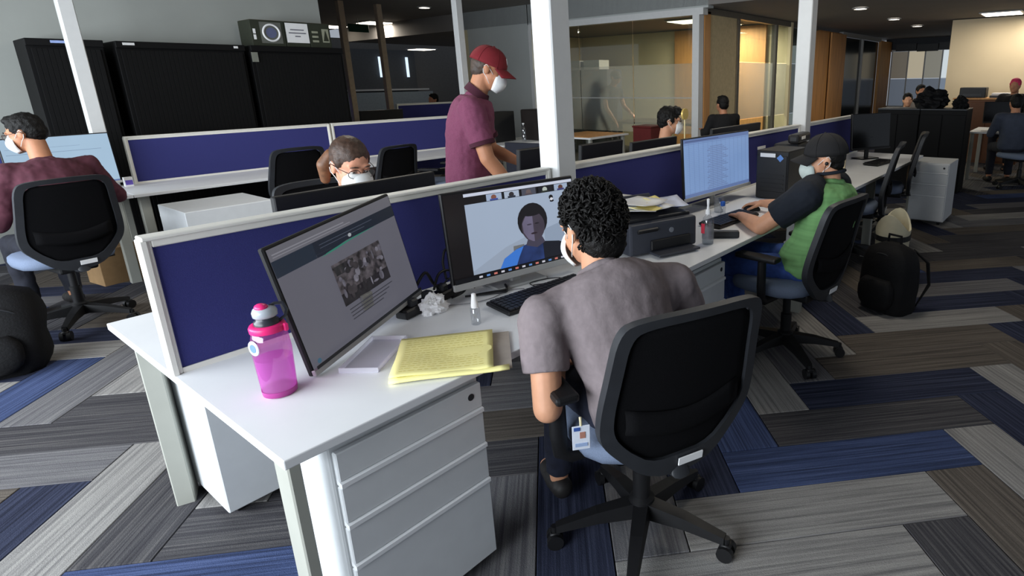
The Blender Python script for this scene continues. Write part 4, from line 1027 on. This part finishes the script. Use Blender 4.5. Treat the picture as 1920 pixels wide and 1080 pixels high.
def hand(mb, wr, d, n, side, curl=.35, s=1.0, spread=.0):
    """wr wrist, d finger direction, n back-of-hand normal, side +1 = thumb toward d x n"""
    d = V(d).normalized(); n = V(n); n = (n-d*n.dot(d)).normalized(); t = d.cross(n)*side
    mb.capsule(wr-d*.02*s, wr+d*.03*s, .025*s, .026*s)
    for k, o in enumerate((-.028, -.010, .010, .027)):
        a = wr+d*.025*s+t*(o*.7*s); b = wr+d*.088*s+t*(o*s)
        mb.capsule(a, b, .014*s, .0115*s, 10)
        L = (.034, .042, .040, .034)[k]*s; p = b; ang = curl*.6
        dd = (d+t*(o*spread*8)).normalized()
        for q in range(3):
            v = (dd*math.cos(ang)-n*math.sin(ang)); e_ = p+v*L*(1, .72, .6)[q]
            mb.capsule(p, e_, (.0095-.0010*q)*s, (.0088-.0012*q)*s, 10); p = e_; ang += curl
    p = wr+d*.02*s+t*.020*s
    v = (d*.62+t*.72-n*.28).normalized(); e_ = p+v*.045*s; mb.capsule(p, e_, .0135*s, .011*s, 10)
    v = (d*.86+t*.35-n*.38).normalized(); f_ = e_+v*.032*s; mb.capsule(e_, f_, .0108*s, .0098*s, 10)
    v = (d*.95+t*.05-n*.35).normalized(); mb.capsule(f_, f_+v*.024*s, .0095*s, .0078*s, 10)
def headframe(fw, up):
    f = V(fw).normalized(); u = V(up); u = (u-f*u.dot(f)).normalized(); r = f.cross(u)
    return Matrix((r, f, u)).transposed()
def head_prims(mb, hc, M, s=1.0, ears=True):
    P = lambda x, y, z: hc+M @ V((x*s, y*s, z*s))
    E = lambda c, r: mb.ell(P(*c), [q*s for q in r], M)
    E((0, -.010, .030), (.074, .094, .088)); E((0, .030, -.028), (.064, .060, .080)); E((0, .040, -.078), (.042, .046, .032))
    for x in (-1, 1):
        E((x*.034, .052, -.030), (.028, .032, .030)); E((x*.028, .078, .024), (.028, .014, .010))
        if ears:
            E((x*.076, -.008, -.008), (.009, .020, .031)); E((x*.080, -.014, .004), (.006, .014, .020))
    mb.capsule(P(0, .084, .014), P(0, .106, -.028), .008*s, .0135*s, 10)
    for x in (-1, 1): E((x*.012, .094, -.030), (.009, .010, .008))
    E((0, .086, -.058), (.022, .010, .008)); E((0, .078, -.088), (.018, .016, .014))
def person(label, base, J, head, shirt, pants, skin=SKIN, vox=.007, sleeve=.55, hair=None, mask=True, cap=None, glasses=False, hands=None, eyes=True,
           shirtlabel=None, sc=1.0, hs=1.0, legs=True, collar=None, cuffs=None, group=None, disp=((.09, .020), (.03, .005)), extra=None, longsleeve=False, shoes=True, sidepanel=None, armr=1.0, sleeve_=None):
    if sleeve_ is not None: sleeve = sleeve_
    base = V(base); t = thing('person', label, 'person', base, 0, group)
    J = {k: V(v) for k, v in J.items()}
    hc = V(head['c']); M = headframe(head['f'], head.get('u', (0, 0, 1)))
    H_ = lambda x, y, z: hc+M @ V((x*hs, y*hs, z*hs))
    # ---- body: one continuous skin
    mb = MB()
    mb.rings(torso_rings(J, -.012, sc=sc))
    mb.capsule(J['neck']-(J['neck']-J['chest']).normalized()*.05, H_(0, -.022, -.045), .060*hs, .054*hs, 16)
    head_prims(mb, hc, M, hs)
    for S in 'LR':
        sh, el, wr = J['sh'+S], J['el'+S], J['wr'+S]
        mb.capsule(J['neck'].lerp(J['chest'], .35), sh, .055, .05); mb.capsule(sh, el, .048*armr, .041*armr, 14)
        mb.capsule(el, el.lerp(wr, .35), .041*armr, .040*armr, 14); mb.capsule(el.lerp(wr, .35), wr, .040*armr, .027, 14)
        hd = (hands or {}).get(S)
        if hd: hand(mb, wr, hd['d'], hd['n'], hd.get('side', 1 if S == 'R' else -1), hd.get('curl', .35), .95)
        else: hand(mb, wr, wr-el, (0, 0, 1), -1 if S == 'R' else 1, .4, .95)
        if legs:
            hp, kn, an = J['hip'+S], J['kn'+S], J['an'+S]
            mb.capsule(hp, kn, .075, .055, 14); mb.capsule(kn, kn.lerp(an, .35), .055, .053, 14); mb.capsule(kn.lerp(an, .35), an, .053, .036, 14)
            fd = V(J.get('foot'+S, an+V((0, .15, -.05))))
            mb.capsule(an+V((0, 0, -.03)), fd, .034, .028)
    skinned('body', mb, skin, t, base, vox, 4)
    # ---- clothes
    if shirt:
        mb = MB(); mb.rings(torso_rings(J, .016, sc=sc, low=-.06))
        mb.capsule(J['neck'].lerp(J['chest'], .22), J['neck'].lerp(hc, .06), .088, .068, 16, flat1=True)
        for S in 'LR':
            sh, el, wr = J['sh'+S], J['el'+S], J['wr'+S]
            mb.capsule(J['neck'].lerp(J['chest'], .40), sh, .084, .072, 14); mb.capsule(J['chest'].lerp(J['neck'], .35), sh.lerp(J['chest'], .30), .095, .075, 14)
            if longsleeve:
                mb.capsule(sh, el, .068, .056, 14); mb.capsule(el, el.lerp(wr, .92), .056, .040, 14, flat1=True)
            else:
                mb.capsule(sh, sh.lerp(el, sleeve), .072*armr, .066*armr, 16, flat1=True)
        so = skinned('shirt', mb, shirt, t, base, vox, 14, disp=disp, label=shirtlabel)
        if collar:
            mb = MB(); ax = (hc-J['neck']).normalized(); q = ax.to_track_quat('Z', 'Y').to_matrix(); cc = J['neck'].lerp(hc, .18)
            mb.rings([[cc+q @ V((r*math.cos(a), r*math.sin(a), z+.012*math.cos(a-1.2))) for a in [2*PI*k/24 for k in range(24)]] for r, z in ((.086, -.040), (.080, -.012), (.074, .010), (.069, .008), (.072, -.03))], cap=False)
            me = mb.mesh('collar')
            for v in me.vertices: v.co -= base
            smooth_angle(link('collar', me, collar, so), 60)
        if cuffs:
            for S in 'LR':
                sh, el = J['sh'+S], J['el'+S]; d = (el-sh).normalized(); p = sh.lerp(el, sleeve)
                mb = MB(); mb.cyl(p-d*.022, p+d*.004, .070*armr, .069*armr, 20); me = mb.mesh('sleeve_band')
                for v in me.vertices: v.co -= base
                smooth_angle(link('sleeve_band', me, cuffs, so), 60)
    if pants and legs:
        mb = MB(); rr = torso_rings(J, -.004, sc=sc)[:2]; mb.rings(rr)
        for S in 'LR':
            hp, kn, an = J['hip'+S], J['kn'+S], J['an'+S]
            mb.capsule(hp, kn, .082, .068, 14); mb.capsule(kn, an+(kn-an)*.05, .068, .052, 14, flat1=True)
        skinned('trousers', mb, pants, t, base, max(vox, .009), 5, disp=((.07, .014),))
        if shoes:
            for S in 'LR':
                an = J['an'+S]; fd = V(J.get('foot'+S, an+V((0, .15, -.05)))); d = (fd-an); d.z = 0; d.normalize()
                mb = MB(); z0 = max(0, an.z-.085)
                mb.capsule(an+V((0, 0, -.035))-d*.03, an+d*.06+V((0, 0, -.045)), .042, .042); mb.capsule(an+d*.04+V((0, 0, -.05)), an+d*.14+V((0, 0, -.055)), .042, .036)
                skinned('shoe', mb, SHOEM, t, base, .01, 3)
    # ---- hair
    def part(name, mb, m, sm=True, par=t, lab=None):
        me = mb.mesh(name)
        for v in me.vertices: v.co -= base
        o = link(name, me, m, par, sm)
        if lab: o['label'] = lab
        return o
    if hair:
        kind, hm = hair
        mb = MB()
        E = lambda c, r: mb.ell(H_(*c), [q*hs for q in r], M, 20, 14)
        if kind == 'short':
            E((0, -.020, .042), (.082, .097, .090)); E((0, -.050, .0), (.072, .064, .070)); E((0, .030, .098), (.056, .052, .028))
            for x in (-1, 1): E((x*.066, .010, .035), (.014, .030, .034))
            skinned('hair', mb, hm, t, base, .006, 2, disp=((.02, .012),))
        elif kind == 'capped':
            E((0, -.030, .012), (.079, .080, .062)); E((0, -.048, -.025), (.062, .052, .045))
            skinned('hair', mb, hm, t, base, .006, 2, disp=((.02, .008),))
        elif kind == 'swept':
            E((0, -.020, .042), (.083, .100, .092)); E((0, -.055, .0), (.074, .062, .075)); E((0, .050, .105), (.058, .050, .030)); E((.03, .075, .085), (.035, .025, .022))
            for x in (-1, 1): E((x*.070, .010, .02), (.013, .026, .045))
            skinned('hair', mb, hm, t, base, .006, 2, disp=((.025, .022),))
        elif kind == 'ponytail':
            E((0, -.019, .043), (.080, .097, .088)); E((0, -.055, .005), (.070, .060, .065)); 
            for x in (-1, 1): E((x*.068, .002, .035), (.012, .034, .040))
            pass
            ho = skinned('hair', mb, hm, t, base, .006, 3, disp=((.02, .006),))
            mb = MB(); mb.capsule(H_(.045, -.095, .02), H_(.072, -.10, -.03), .030, .036); mb.capsule(H_(.072, -.10, -.03), H_(.07, -.095, -.10), .036, .024)
            skinned('ponytail', mb, mat('light_brown_hair', (112, 76, 52), .5, var=.3, nscale=40), t, base, .006, 6)
        elif kind == 'bun':
            E((0, -.020, .036), (.086, .10, .092)); E((0, -.05, -.03), (.078, .065, .085)); E((0, -.05, .13), (.045, .045, .04))
            skinned('hair', mb, hm, t, base, .008, 3, disp=((.02, .008),))
        elif kind == 'curly':
            E((0, -.026, .042), (.088, .100, .094)); E((0, -.060, -.030), (.076, .060, .085)); E((0, .030, .098), (.062, .060, .034))
            for x in (-1, 1): E((x*.070, -.005, .03), (.016, .036, .042))
            skinned('hair', mb, hm, t, base, .006, 2, disp=((.02, .014),))
            rr = random.Random(11); mb = MB(); cnt = 0
            while cnt < 760:
                d = V((rr.gauss(0, 1), rr.gauss(0, 1), rr.gauss(0, 1))).normalized()
                if d.z < -.1 and d.y > .0: continue
                if d.y > .5 and d.z < .5: continue
                if d.z < -.86: continue
                if abs(d.x) > .8 and d.z < -.02 and d.y > -.2: continue
                c0 = V((d.x*(.092 if d.z > -.3 else .084), -.030+d.y*.104, .028+d.z*.116))
                tn = d.cross(V((rr.uniform(-1, 1), rr.uniform(-1, 1), rr.uniform(-1, 1)))).normalized(); bn = d.cross(tn)
                R0 = rr.uniform(.006, .013); st = rr.uniform(0, 6.28); pts = []
                for k in range(9):
                    a = st+k*.75
                    pts.append(H_(*(c0+tn*(R0*math.cos(a))+d*(R0*.9*math.sin(a)+.002)+bn*(.0022*k-.009))))
                mb.tube(pts, [.0014+.0024*math.sin(PI*(k+.6)/9.2) for k in range(9)], n=5)
                cnt += 1
            o = part('curls', mb, hm); o['kind'] = 'stuff'
    if eyes:
        for x in (-1, 1):
            mb = MB(); mb.ell(H_(x*.031, .076, .004), (.0125*hs,)*3, M, 12, 8); eo = part('eye', mb, EYEW)
            mb = MB(); mb.ell(H_(x*.031, .0845, .003), (.0058*hs, .0048*hs, .0058*hs), M, 10, 8); part('iris', mb, IRIS, par=eo)
            mb = MB(); mb.tube([H_(x*.014, .094, .027), H_(x*.030, .096, .031), H_(x*.048, .084, .026)], [.0022*hs, .0038*hs, .0018*hs], n=6); part('eyebrow', mb, hair[1] if hair else HAIRB)
            mb = MB(); mb.grid(lambda u, v: H_(x*.031+.0155*(2*u-1), .0785+.0105*math.cos(1.2*(2*u-1))-.003*v, .0045+.009*v*(1-.3*abs(2*u-1))+.0025), 8, 3); eo2 = part('eyelid', mb, skin); solid(eo2, .0015)
    if mask:
        mb = MB()
        def mk(u, v):
            th = (2*u-1)*1.45; wv = .034+.034*math.sin(PI*min(1, .12+.80*v)); ye = .038-.012*math.sin(PI*v); yc = .100+.030*math.sin(PI*min(1, v*1.02))**.8-.012*v
            x = wv*math.sin(th)*1.02; c = max(0, math.cos(th))**.62
            return H_(x, ye+(yc-ye)*c, .000-.112*v-.012*(1-c)*(1-2*v))
        mb.grid(mk, 18, 12); mo = part('face_mask', mb, MASKM if mask is True else mask); solid(mo, .003)
        for x in (-1, 1):
            mb = MB(); mb.tube([H_(x*.066, .035, -.018), H_(x*.076, .008, .006), H_(x*.084, -.016, .022), H_(x*.084, -.026, .006)], .0018, n=6)
            mb.tube([H_(x*.064, .032, -.075), H_(x*.074, .005, -.045), H_(x*.083, -.018, -.028), H_(x*.084, -.026, -.008)], .0018, n=6); part('ear_loop', mb, MASKM, par=mo)
    if glasses:
        mb = MB(); FR = mat('dark_glasses_frame', (44, 26, 26), .35)
        for x in (-1, 1):
            mb.tube([H_(x*.034+.027*math.cos(a), .103-.006*abs(math.cos(a)), .0+.020*math.sin(a)) for a in [2*PI*k/20 for k in range(20)]], .0018, n=6, closed=True)
            mb.tube([H_(x*.062, .097, .008), H_(x*.078, .05, .010), H_(x*.084, -.01, .012), H_(x*.084, -.03, -.004)], .0018, n=6)
        mb.tube([H_(-.008, .104, .006), H_(0, .108, .009), H_(.008, .104, .006)], .0016, n=6)
        go = part('glasses', mb, FR)
        for x in (-1, 1):
            mb = MB(); mb.poly([H_(x*.034+.026*math.cos(a), .103, .0+.019*math.sin(a)) for a in [2*PI*k/18 for k in range(18)]]); part('lens', mb, glassmat('spectacle_lens', (240, 240, 240), .08, .0), False, go)
    if cap:
        cm = cap; n = 28; mb = MB(); rings = []
        for k in range(9):
            a = PI/2*k/8; r = math.cos(a); z = math.sin(a)
            rings.append([H_(.0885*r**.85*math.cos(b), -.012+.110*r**.85*math.sin(b), .022+.108*z) if k < 8 else H_(.004*math.cos(b), -.012+.004*math.sin(b), .131) for b in [2*PI*q/n for q in range(n)]])
        rings = [[H_(.084*math.cos(b), -.012+.105*math.sin(b), .024) for b in [2*PI*q/n for q in range(n)]]]+rings
        co = part('cap', mb.rings(rings), cm)
        mb = MB(); mb.grid(lambda u, v: H_(.086*math.sin((2*u-1)*1.15)*(1+.05*v), -.012+.108*math.cos((2*u-1)*1.15)+.070*v*math.cos((2*u-1)*.9)**.5, .030-.020*v-.028*(2*u-1)**2*(.6+.4*v)+.004*(1-v)), 16, 6)
        bo = part('brim', mb, cm, par=co); solid(bo, .004)
        mb = MB(); mb.ell(H_(0, -.012, .131), (.007, .007, .005), M, 10, 8); part('cap_button', mb, cm, par=co)
        mb = MB()
        for b in [PI/2+PI/3*k for k in range(6)]:
            mb.tube([H_(.0895*math.cos(a)**.85*math.cos(b), -.012+.111*math.cos(a)**.85*math.sin(b), .022+.109*math.sin(a)) for a in [PI/2*k/9 for k in range(9)]], .0012, n=5)
        part('cap_seams', mb, cm, par=co)
    if extra: extra(part, H_, M)
    return t
def seated(x, y, heading, lean=0.0, z=0.0, reach=.36, sw=.19, over=None, wz=.77):
    """joint template: x right, y forward"""
    a = math.radians(heading-90); ca, sa = math.cos(a), math.sin(a)
    L = dict(pelvis=(0, -.02, .565), chest=(0, .0+lean*.45, .82), neck=(0, .02+lean, 1.0-lean*.25), shL=(-sw, .01+lean*.9, .945-lean*.25), shR=(sw, .01+lean*.9, .945-lean*.25),
             elL=(-.25, .10+lean*.7, .71), elR=(.25, .10+lean*.7, .71), wrL=(-.15, reach, wz), wrR=(.15, reach, wz), hipL=(-.095, .02, .535), hipR=(.095, .02, .535), knL=(-.12, .43, .53), knR=(.12, .43, .53),
             anL=(-.12, .40, .10), anR=(.12, .40, .10), footL=(-.13, .55, .045), footR=(.13, .55, .045), head=(0, .06+lean*1.25, 1.135-lean*.35))
    J = {k: V((x+p[0]*ca-p[1]*sa, y+p[0]*sa+p[1]*ca, p[2]+z)) for k, p in L.items()}
    if over: J.update({k: V(p) for k, p in over.items()})
    return J
def hdir(az, pitch=0): a = math.radians(az); b = math.radians(pitch); return (math.cos(a)*math.cos(b), math.sin(a)*math.cos(b), math.sin(b))

# front man, gray T-shirt
J = seated(.93, -.33, 66, over=dict(pelvis=(.915, -.345, .56), chest=(.935, -.22, .78), neck=(.955, -.12, .955), shL=(.735, -.085, .85), shR=(1.18, -.275, .87), elL=(.655, -.165, .60), wrL=(.835, -.035, .625),
                               elR=(1.33, -.26, .66), wrR=(1.21, .03, .775), hipL=(.83, -.30, .535), hipR=(1.01, -.38, .535), knL=(.93, .05, .53), knR=(1.17, -.03, .53), anL=(.92, .08, .10), anR=(1.20, .02, .10), footL=(.99, .22, .045), footR=(1.26, .16, .045)))
GREYT = mat('gray_cotton', (128, 118, 120), .95, var=.06, nscale=60, bump=.12, bscale=60, spec=.1)
person('man in a gray T-shirt with curly black hair, seen from behind in the foreground', (.93, -.33, 0), J, dict(c=(1.0, -.055, 1.068), f=hdir(78, -16)), GREYT, mat('dark_jeans', (24, 28, 44), .9, var=.25, nscale=40),
       skin=SKIN2, vox=.006, hair=('curly', HAIRB), sleeve=.62, disp=((.26, .04), (.09, .010)), hs=1.08, hands={'R': dict(d=(-.15, .98, -.12), n=(0, 0, 1), side=-1)}, armr=1.08, sc=1.06)

# man in green with black cap
J = seated(2.60, -.18, 96, over=dict(pelvis=(2.60, -.20, .565), chest=(2.655, -.285, .80), neck=(2.685, -.285, 1.01), shL=(2.47, -.24, .955), shR=(2.87, -.25, .955), elL=(2.42, -.015, .775), wrL=(2.60, .19, .775), elR=(2.95, -.02, .79), wrR=(2.965, .21, .785),
                                hipL=(2.50, -.14, .54), hipR=(2.70, -.12, .54), knL=(2.42, .28, .53), knR=(2.70, .30, .53)))
GREEN = mat('green_jersey', (116, 164, 104), .9, var=.16, nscale=2, stretch=(.6, .6, 26), bump=.1, bscale=60)
def green_extra(part, H_, M):
    mb = MB()
    mb.ell(H_(-.085, -.006, -.012), (.008, .010, .010), M, 12, 8)
    part('earbud', mb, BLACK)
    mb = MB(); mb.tube([H_(-.086, .0, -.02), H_(-.083, .012, -.07), H_(-.06, .03, -.14), H_(-.03, .06, -.20)], .0016, n=6); part('earbud_cord', mb, BLACK)
BLKSH = mat('black_jersey_sleeve', (20, 26, 36), .9, var=.1)
JG = J
gp = person('man in a green and black jersey and black cap working at the spreadsheet', (2.60, -.18, 0), J, dict(c=(2.70, -.235, 1.118), f=hdir(114, -6)), GREEN, DENIM, skin=SKIN2, vox=.006, hair=('capped', HAIRB), cap=mat('black_cap_cloth', (30, 29, 30), .9, var=.1, bump=.1), sleeve=.60,
       hands={'L': dict(d=(.62, .78, -.10), n=(0, 0, 1), side=1), 'R': dict(d=(.05, .99, -.10), n=(0, 0, 1), side=-1, curl=.28)}, extra=green_extra, disp=((.10, .022), (.04, .007)), hs=1.05, mask=mat('pale_green_gray_mask', (188, 198, 192), .85), sc=1.08, armr=1.1, sleeve_=.08)
# black raglan sleeves and collar over the green jersey
mb = MB(); base = V((2.60, -.18, 0))
for S in 'LR':
    sh, el = V(J['sh'+S]), V(J['el'+S]); nk = V(J['neck'])
    mb2 = MB(); mb2.capsule(sh.lerp(nk, .40)+V((0, .02, .012)), sh, .070, .088, 16); mb2.capsule(sh, sh.lerp(el, .66), .089, .078, 16, flat1=True)
    skinned('raglan_sleeve', mb2, BLKSH, gp, base, .006, 5, disp=((.08, .012),), label='black raglan sleeve')
mb2 = MB(); mb2.tube([V(J['neck'])+V((.072*math.cos(a), .005+.072*math.sin(a), .045-.012*math.sin(a))) for a in [2*PI*k/24 for k in range(24)]], .009, n=8, closed=True); me = mb2.mesh('neck_band')
for v in me.vertices: v.co -= base
link('neck_band', me, BLKSH, gp, True)

# woman in glasses
J = seated(1.10, 1.70, -92, lean=.10)
person('woman with pulled-back hair, glasses and a white mask behind the screen', (1.10, 1.70, 0), J, dict(c=(1.045, 1.52, 1.165), f=hdir(-92, -18)), mat('dark_blue_sweater', (34, 36, 46), .95, var=.15), DARKPANTS, skin=mat('skin_rosy', (206, 146, 118), .55, var=.05, nscale=30), vox=.007, hair=('ponytail', HAIRBR), glasses=True, longsleeve=True, sc=.94, hs=1.06)

# standing man in the red cap
h = math.radians(-38)
def stand_pt(p, x=2.03, y=1.87):
    ca, sa = math.cos(h-PI/2), math.sin(h-PI/2); return V((x+p[0]*ca-p[1]*sa, y+p[0]*sa+p[1]*ca, p[2]))
L = dict(pelvis=(0, -.03, .90), chest=(0, .0, 1.20), neck=(0, .07, 1.47), shL=(-.19, .06, 1.39), shR=(.19, .03, 1.39), elL=(-.24, .14, 1.10), elR=(.235, .10, 1.09), wrL=(-.16, .34, 1.0), wrR=(.20, .26, .87), hipL=(-.095, -.02, .88), hipR=(.095, -.02, .88),
         knL=(-.10, .02, .48), knR=(.10, .05, .48), anL=(-.10, -.02, .09), anR=(.11, .0, .09), footL=(-.11, .14, .045), footR=(.12, .16, .045))
J = {k: stand_pt(p) for k, p in L.items()}
POLO = mat('maroon_marl_cotton', (112, 58, 82), .95, var=.10, nscale=120, bump=.1, bscale=200)
def cap_logo(part, H_, M):
    mb = MB(); mb.prism([H_(-.014, .089, .062), H_(.014, .089, .062), H_(.014, .073, .095), H_(-.014, .073, .095)], M @ V((0, .004, .002))); part('cap_emblem', mb, PAPER)
person('standing man in a maroon polo shirt and red cap, looking down', stand_pt((0, 0, 0)), J, dict(c=stand_pt((0, .160, 1.625)), f=hdir(-42, -24)), POLO, mat('charcoal_trousers', (40, 42, 52), .9), skin=SKIN, vox=.007, hair=('capped', mat('gray_black_hair', (70, 58, 50), .6, var=.3)), cap=mat('red_cap_cloth', (110, 24, 32), .9, var=.06, bump=.1),
       collar=mat('dark_maroon_rib', (66, 28, 42), .95), cuffs=mat('dark_maroon_rib', (66, 28, 42), .95), sleeve=.72, extra=cap_logo, sc=1.10, armr=1.15, hs=1.08)

# man at the left
J = seated(.36, 4.10, 104, over=dict(wrR=(.70, 4.62, .78), elR=(.70, 4.32, .80), wrL=(.02, 4.72, .78)), lean=.08)
for q in J:
    if q[:2] in ('ne', 'ch', 'sh'): J[q] = J[q]+V((.03, 0, .115 if q != 'chest' else .06))
J['elR'] = V((.72, 4.30, .80)); J['shR'] = J['shR']+V((.03, 0, 0))
person('man in a maroon shirt and glasses at the left, seen from behind', (.36, 4.10, 0), J, dict(c=(.335, 4.26, 1.275), f=hdir(146, -14)), mat('dark_maroon_shirt', (82, 42, 54), .9, var=.15, nscale=30), DARKPANTS, skin=SKIN, vox=.008, hair=('short', HAIRB), glasses=True, longsleeve=True, sc=1.1, disp=((.11, .025), (.04, .008)))
# man behind the middle screen
J = seated(4.06, 1.74, -62)
person('man in a checked shirt with glasses and mask behind the middle screen', (4.06, 1.74, 0), J, dict(c=(4.13, 1.70, 1.185), f=hdir(-48, -6)), mat('checked_shirt', (150, 156, 184), .9, var=.5, nscale=40), DARKPANTS, skin=SKIN2, vox=.009, hair=('swept', HAIRB), glasses=True, longsleeve=True, disp=((.09, .02),))
# figures farther off
FAR = dict(vox=.013, eyes=False, disp=((.09, .02),))
def far_person(label, x, y, heading, hz, shirt, hair, mask=False, f=None, sc=1.0, seat=True, **k):
    J = seated(x, y, heading); dz = hz-J['head'].z
    for q in J:
        if q[:2] not in ('an', 'fo', 'kn'): J[q] = J[q]+V((0, 0, dz))
    a = dict(FAR); a.update(k)
    return person(label, (x, y, 0), J, dict(c=J['head'], f=f or hdir(heading)), shirt, DARKPANTS, hair=hair, mask=mask, longsleeve=True, sc=sc, **a)
BLKT = mat('black_top', (18, 18, 20), .9)
far_person('dark-haired person in black before the wooden post', 7.15, 2.78, 60, 1.20, BLKT, ('short', HAIRB))
far_person('person in a gray sweater sitting at the far right', 9.35, -.55, 20, 1.16, mat('slate_sweater', (62, 68, 82), .95), ('short', HAIRB))
far_person('person with a pink head covering by the beige wall', 11.55, -.32, 170, 1.36, BLKT, ('short', mat('pink_scarf', (206, 60, 96), .8)))
far_person('dark-haired person cut off by the right picture edge', 11.2, -.78, 190, 1.34, BLKT, ('short', HAIRB))
far_person('person resting a hand on the chin beyond the low black cabinets', 11.0, 1.24, 200, 1.14, BLKT, ('short', HAIRB), skin=SKIN2)
far_person('second dark-haired person near the bright far window', 11.7, 1.20, 215, 1.27, mat('dull_white_top', (150, 140, 130), .9), ('short', HAIRB))
far_person('person in an orange-red top in the dark rear office', 7.1, 9.4, 180, 1.25, mat('orange_red_top', (150, 54, 34), .9), ('short', HAIRB))
hh = math.radians(-100)
J = {k: V((8.25-p[0], 5.75-p[1], p[2])) for k, p in L.items()}
person('dim figure added behind the frosted glass, standing in for a reflection', (8.25, 5.75, 0), J, dict(c=(8.25, 5.60, 1.61), f=(-.3, -1, -.1)), mat('dim_gray_top', (30, 32, 36), .9), DARKPANTS, hair=('capped', HAIRB), cap=mat('dim_cap', (84, 82, 80), .9), mask=False, vox=.013, eyes=False, disp=((.09, .02),))  # figure added behind the pane in place of a reflection on the glass
